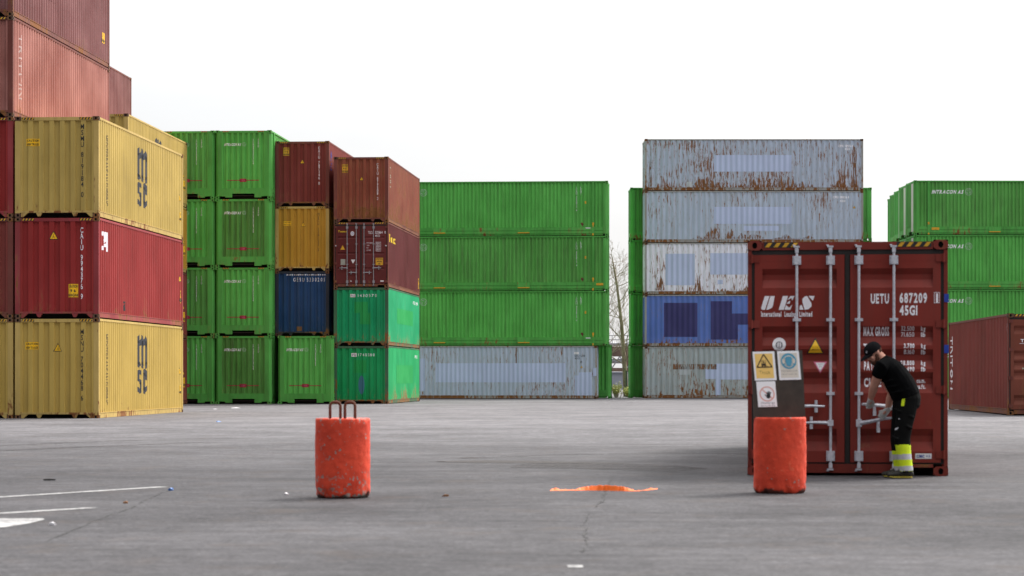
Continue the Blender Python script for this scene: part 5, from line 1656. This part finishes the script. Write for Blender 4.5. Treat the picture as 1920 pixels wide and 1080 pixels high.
# tarred cracks and the edge of an old patch
M['tar'] = plain('tar_crack', (0.012, 0.011, 0.011), 0.8, var=0.5, scale=9)
def crack(pix, w, seed, name='pavement_crack'):
    rn_ = random.Random(seed); pts = []
    P = [gpt(*p) for p in pix]
    for (x0, y0), (x1, y1) in zip(P, P[1:]):
        n = max(2, int(math.hypot(x1-x0, y1-y0)/0.12))
        for i in range(n): pts.append((x0+(x1-x0)*i/n+rn_.gauss(0, 0.012), y0+(y1-y0)*i/n+rn_.gauss(0, 0.012)))
    pts.append(P[-1])
    mb = MB(); n = len(pts)
    for i, p in enumerate(pts):
        q = pts[min(i+1, n-1)]; r_ = pts[max(i-1, 0)]
        dx, dy = q[0]-r_[0], q[1]-r_[1]; L = math.hypot(dx, dy) or 1
        ww = w*rn_.uniform(0.15, 0.9)*(0.15 if rn_.random() < 0.3 else 1)
        mb.v += [(p[0]-dy/L*ww/2, p[1]+dx/L*ww/2, 0.004), (p[0]+dy/L*ww/2, p[1]-dx/L*ww/2, 0.004)]
    for i in range(n-1): mb.f.append((2*i, 2*i+1, 2*i+3, 2*i+2)); mb.m.append(0)
    o = mb.build(name, M['tar']); tag(o, kind='structure')
crack([(1152, 893), (1142, 905), (1137, 920), (1131, 938), (1119, 950)], 0.035, 1)
crack([(1104, 962), (1098, 985), (1101, 1010), (1096, 1036)], 0.026, 2)
crack([(330, 915), (300, 926), (262, 944), (238, 956), (205, 966), (165, 983), (130, 998), (86, 1016)], 0.024, 3)
crack([(255, 784), (300, 786), (345, 787)], 0.10, 4)
crack([(310, 803), (345, 803.5), (372, 802)], 0.07, 5)
crack([(832, 842), (845, 842.5), (860, 841.5)], 0.12, 6)
crack([(0, 868), (60, 871), (120, 872)], 0.05, 8)
def skid_mat():
    t = NT('oily_skid_dirt')
    v = t.coord('Object', (0.5, 3.2, 1), offset=False); n = t.noise(v, 1.3, 6, 0.7); v2 = t.coord('Object', offset=False); n2 = t.noise(v2, 12, 5, 0.75)
    t.b.inputs['Base Color'].default_value = (0.026, 0.020, 0.018, 1); t.b.inputs['Roughness'].default_value = 0.85
    t.put(t.b.inputs['Alpha'], t.math('MULTIPLY', t.rng(t.math('ADD', t.math('MULTIPLY', n, 0.5), t.math('MULTIPLY', n2, 0.5)), 0.44, 0.62), 0.8))
    return t.mat
M['skid'] = skid_mat()
M['skid2'] = M['skid'].copy(); M['skid2'].name = 'dense_skid_dirt'
for n_ in M['skid2'].node_tree.nodes:
    if n_.type == 'MAP_RANGE': n_.inputs[1].default_value = 0.22; n_.inputs[2].default_value = 0.42
marking('dirt_streak', [[gpt(820, 867.2), gpt(900, 868.6), gpt(1010, 869.2), gpt(1090, 869.6), gpt(1180, 870), gpt(1182, 868.9), gpt(1090, 866.8), gpt(1000, 864.6), gpt(910, 863.8), gpt(820, 865.2)]], M['skid2'], 0.006)
marking('dirt_streak', [[gpt(950, 878), gpt(1100, 880), gpt(1260, 886), gpt(1330, 880), gpt(1260, 873), gpt(1120, 869.5), gpt(990, 868.5)]], M['skid'], 0.010)
marking('dirt_streak', [[gpt(690, 869), gpt(760, 868.5), gpt(835, 866.6), gpt(835, 865.6), gpt(760, 867.3), gpt(690, 868)]], M['skid'], 0.006)
marking('dirt_streak', [[gpt(862, 859), gpt(895, 859.4), gpt(897, 858.2), gpt(866, 857.8)]], M['skid2'], 0.006)
def track(pix, w, mat='skid'):
    P = [gpt(*p) for p in pix]; mb = MB(); n = len(P)
    for i, p in enumerate(P):
        q = P[min(i+1, n-1)]; r_ = P[max(i-1, 0)]; dx, dy = q[0]-r_[0], q[1]-r_[1]; L = math.hypot(dx, dy)
        mb.v += [(p[0]-dy/L*w/2, p[1]+dx/L*w/2, 0.007), (p[0]+dy/L*w/2, p[1]-dx/L*w/2, 0.007)]
    for i in range(n-1): mb.f.append((2*i, 2*i+1, 2*i+3, 2*i+2)); mb.m.append(0)
    tag(mb.build('tyre_mark', M[mat]), kind='structure')
for k, (pix, w) in enumerate((([(-40, 838), (150, 830), (380, 822), (620, 818)], 0.32), ([(-40, 848), (150, 839), (380, 830), (640, 825)], 0.32),
        ([(330, 800), (620, 795), (900, 797), (1200, 806), (1400, 822)], 0.34), ([(330, 806), (620, 801), (900, 803.5), (1190, 813), (1380, 830)], 0.34),
        ([(700, 775), (980, 772), (1250, 776), (1420, 783)], 0.5), ([(860, 860), (1050, 853), (1250, 850), (1400, 852)], 0.26))):
    track(pix, w)
# scraps on the asphalt
def scrap(name, label, px, py, size, mat, h=0.03, seed=1, stretch=1.6):
    x, y = gpt(px, py); rn_ = random.Random(seed); mb = MB()
    n = 7
    top = [(size*stretch*math.cos(2*math.pi*i/n)*rn_.uniform(0.6, 1.1), size*math.sin(2*math.pi*i/n)*rn_.uniform(0.6, 1.1), h*rn_.uniform(0.2, 1.0)) for i in range(n)]
    bot = [(p[0]*0.9, p[1]*0.9, 0.0) for p in top]
    mb.add(top+bot+[(0, 0, h*1.1)], [(i, (i+1) % n, 2*n) for i in range(n)]+[(n+i, n+(i+1) % n, (i+1) % n, i) for i in range(n)]+[tuple(n+i for i in range(n))[::-1]])
    o = mb.build(name, mat); o.location = (x, y, 0.002); tag(o, label, 'litter', 'scraps of litter on the asphalt')
M['plasticblue'] = plain('blue_plastic_scrap', (0.06, 0.16, 0.42), 0.5)
M['leafbrown'] = plain('dry_brown_leaf', (0.26, 0.12, 0.05), 0.8)
scrap('litter_scrap', 'small blue scrap just past the longer white line end', 321, 920, 0.024, M['plasticblue'], 0.03, 1)
scrap('litter_scrap', 'tiny blue scrap in front of the left green containers', 410, 793, 0.06, M['plasticblue'], 0.05, 2)
scrap('litter_scrap', 'crumpled white scrap beside the white arrow tip', 99, 985, 0.022, M['paper'], 0.025, 3)
scrap('litter_scrap', 'white paper scrap left of the bollard with lifting loops', 536, 928, 0.022, M['paper'], 0.022, 4)
scrap('litter_scrap', 'dry brown leaf beside the shorter white line', 235, 944, 0.018, M['leafbrown'], 0.02, 5)
scrap('litter_scrap', 'dark twig lying above the longer white line', 92, 901, 0.02, M['tar'], 0.02, 6, 4.0)
scrap('litter_scrap', 'brown leaf left of the orange strap', 835, 931, 0.016, M['leafbrown'], 0.02, 7, 3.0)
scrap('litter_scrap', 'pale paper strip near the green container ends', 443, 766, 0.09, M['paper'], 0.04, 8, 3.0)
scrap('litter_scrap', 'small white paper bit near the green container ends', 404, 768, 0.06, M['paper'], 0.03, 9, 1.6)

# ==================================================================== LIGHT, SKY, CAMERA
AZ, EL = R(42), R(46)
S = Vector((math.sin(AZ)*math.cos(EL), math.cos(AZ)*math.cos(EL), math.sin(EL)))
w = bpy.data.worlds.new("World"); sc.world = w; w.use_nodes = True
nt = w.node_tree; nt.nodes.clear()
out = nt.nodes.new('ShaderNodeOutputWorld'); bg = nt.nodes.new('ShaderNodeBackground')
sky = nt.nodes.new('ShaderNodeTexSky'); sky.sky_type = 'NISHITA'; sky.sun_disc = False
sky.sun_elevation = EL; sky.sun_rotation = AZ; sky.air_density = 1.0; sky.dust_density = 3.0
tc = nt.nodes.new('ShaderNodeTexCoord')
dot = nt.nodes.new('ShaderNodeVectorMath'); dot.operation = 'DOT_PRODUCT'; dot.inputs[1].default_value = S
nt.links.new(tc.outputs['Generated'], dot.inputs[0])
mr = nt.nodes.new('ShaderNodeMapRange'); mr.interpolation_type = 'SMOOTHSTEP'
mr.inputs[1].default_value = -0.35; mr.inputs[2].default_value = 1.0; mr.inputs[3].default_value = 0.0; mr.inputs[4].default_value = 1.0
nt.links.new(dot.outputs['Value'], mr.inputs[0])
ov = nt.nodes.new('ShaderNodeMix'); ov.data_type = 'RGBA'                # veil of high cloud, brighter towards the sun
ov.inputs[6].default_value = (1.25, 1.3, 1.45, 1); ov.inputs[7].default_value = (16.0, 15.9, 15.8, 1)

sepw = nt.nodes.new('ShaderNodeSeparateXYZ'); nt.links.new(tc.outputs['Generated'], sepw.inputs[0])
hz = nt.nodes.new('ShaderNodeMapRange'); hz.interpolation_type = 'SMOOTHSTEP'
for i_, x_ in enumerate((0.0, 0.70, 0.345, 1.18)): hz.inputs[i_+1].default_value = x_
nt.links.new(sepw.outputs[2], hz.inputs[0])
vmul = nt.nodes.new('ShaderNodeVectorMath'); vmul.operation = 'MULTIPLY'; vmul.inputs[1].default_value = (5.0, 5.0, 26.0); nt.links.new(tc.outputs['Generated'], vmul.inputs[0])
cn = nt.nodes.new('ShaderNodeTexNoise'); cn.inputs['Scale'].default_value = 1.0; cn.inputs['Detail'].default_value = 6; cn.inputs['Roughness'].default_value = 0.6; nt.links.new(vmul.outputs[0], cn.inputs['Vector'])
cr_ = nt.nodes.new('ShaderNodeMapRange'); 
for i_, x_ in enumerate((0.3, 0.7, 0.955, 1.045)): cr_.inputs[i_+1].default_value = x_
nt.links.new(cn.outputs['Fac'], cr_.inputs[0])
m1 = nt.nodes.new('ShaderNodeMath'); m1.operation = 'MULTIPLY'; nt.links.new(mr.outputs[0], m1.inputs[0]); nt.links.new(hz.outputs[0], m1.inputs[1])
m2 = nt.nodes.new('ShaderNodeMath'); m2.operation = 'MULTIPLY'; nt.links.new(m1.outputs[0], m2.inputs[0]); nt.links.new(cr_.outputs[0], m2.inputs[1])
mx = nt.nodes.new('ShaderNodeMix'); mx.data_type = 'RGBA'; mx.inputs[0].default_value = 0.88
nt.links.new(m2.outputs[0], ov.inputs[0])
ov.clamp_factor = False
nt.links.new(sky.outputs[0], mx.inputs[6]); nt.links.new(ov.outputs[2], mx.inputs[7])
nt.links.new(mx.outputs[2], bg.inputs['Color']); bg.inputs['Strength'].default_value = 0.10
nt.links.new(bg.outputs[0], out.inputs[0])
sl_ = bpy.data.lights.new('sun', 'SUN'); sl_.energy = 3.0; sl_.angle = R(20); sl_.color = (1.0, 0.965, 0.91)
so = bpy.data.objects.new('sun', sl_); COL.objects.link(so)
so.rotation_euler = (-S).to_track_quat('-Z', 'Y').to_euler()

cam = bpy.data.cameras.new('camera'); co = bpy.data.objects.new('camera', cam); COL.objects.link(co)
cam.sensor_width = 36.0; cam.lens = F/1920*36.0; cam.shift_y = (Y0-540)/1920
cam.clip_start = 0.5; cam.clip_end = 8000
co.location = (0, 0, CAMH); co.rotation_euler = (R(90), 0, 0)
cam.dof.use_dof = True; cam.dof.focus_distance = 90.0; cam.dof.aperture_fstop = 4.0
sc.camera = co
sc.view_settings.view_transform = 'Standard'; sc.view_settings.look = 'None'
sc.view_settings.exposure = 0.87; sc.view_settings.gamma = 1.0
sc.view_settings.use_curve_mapping = False
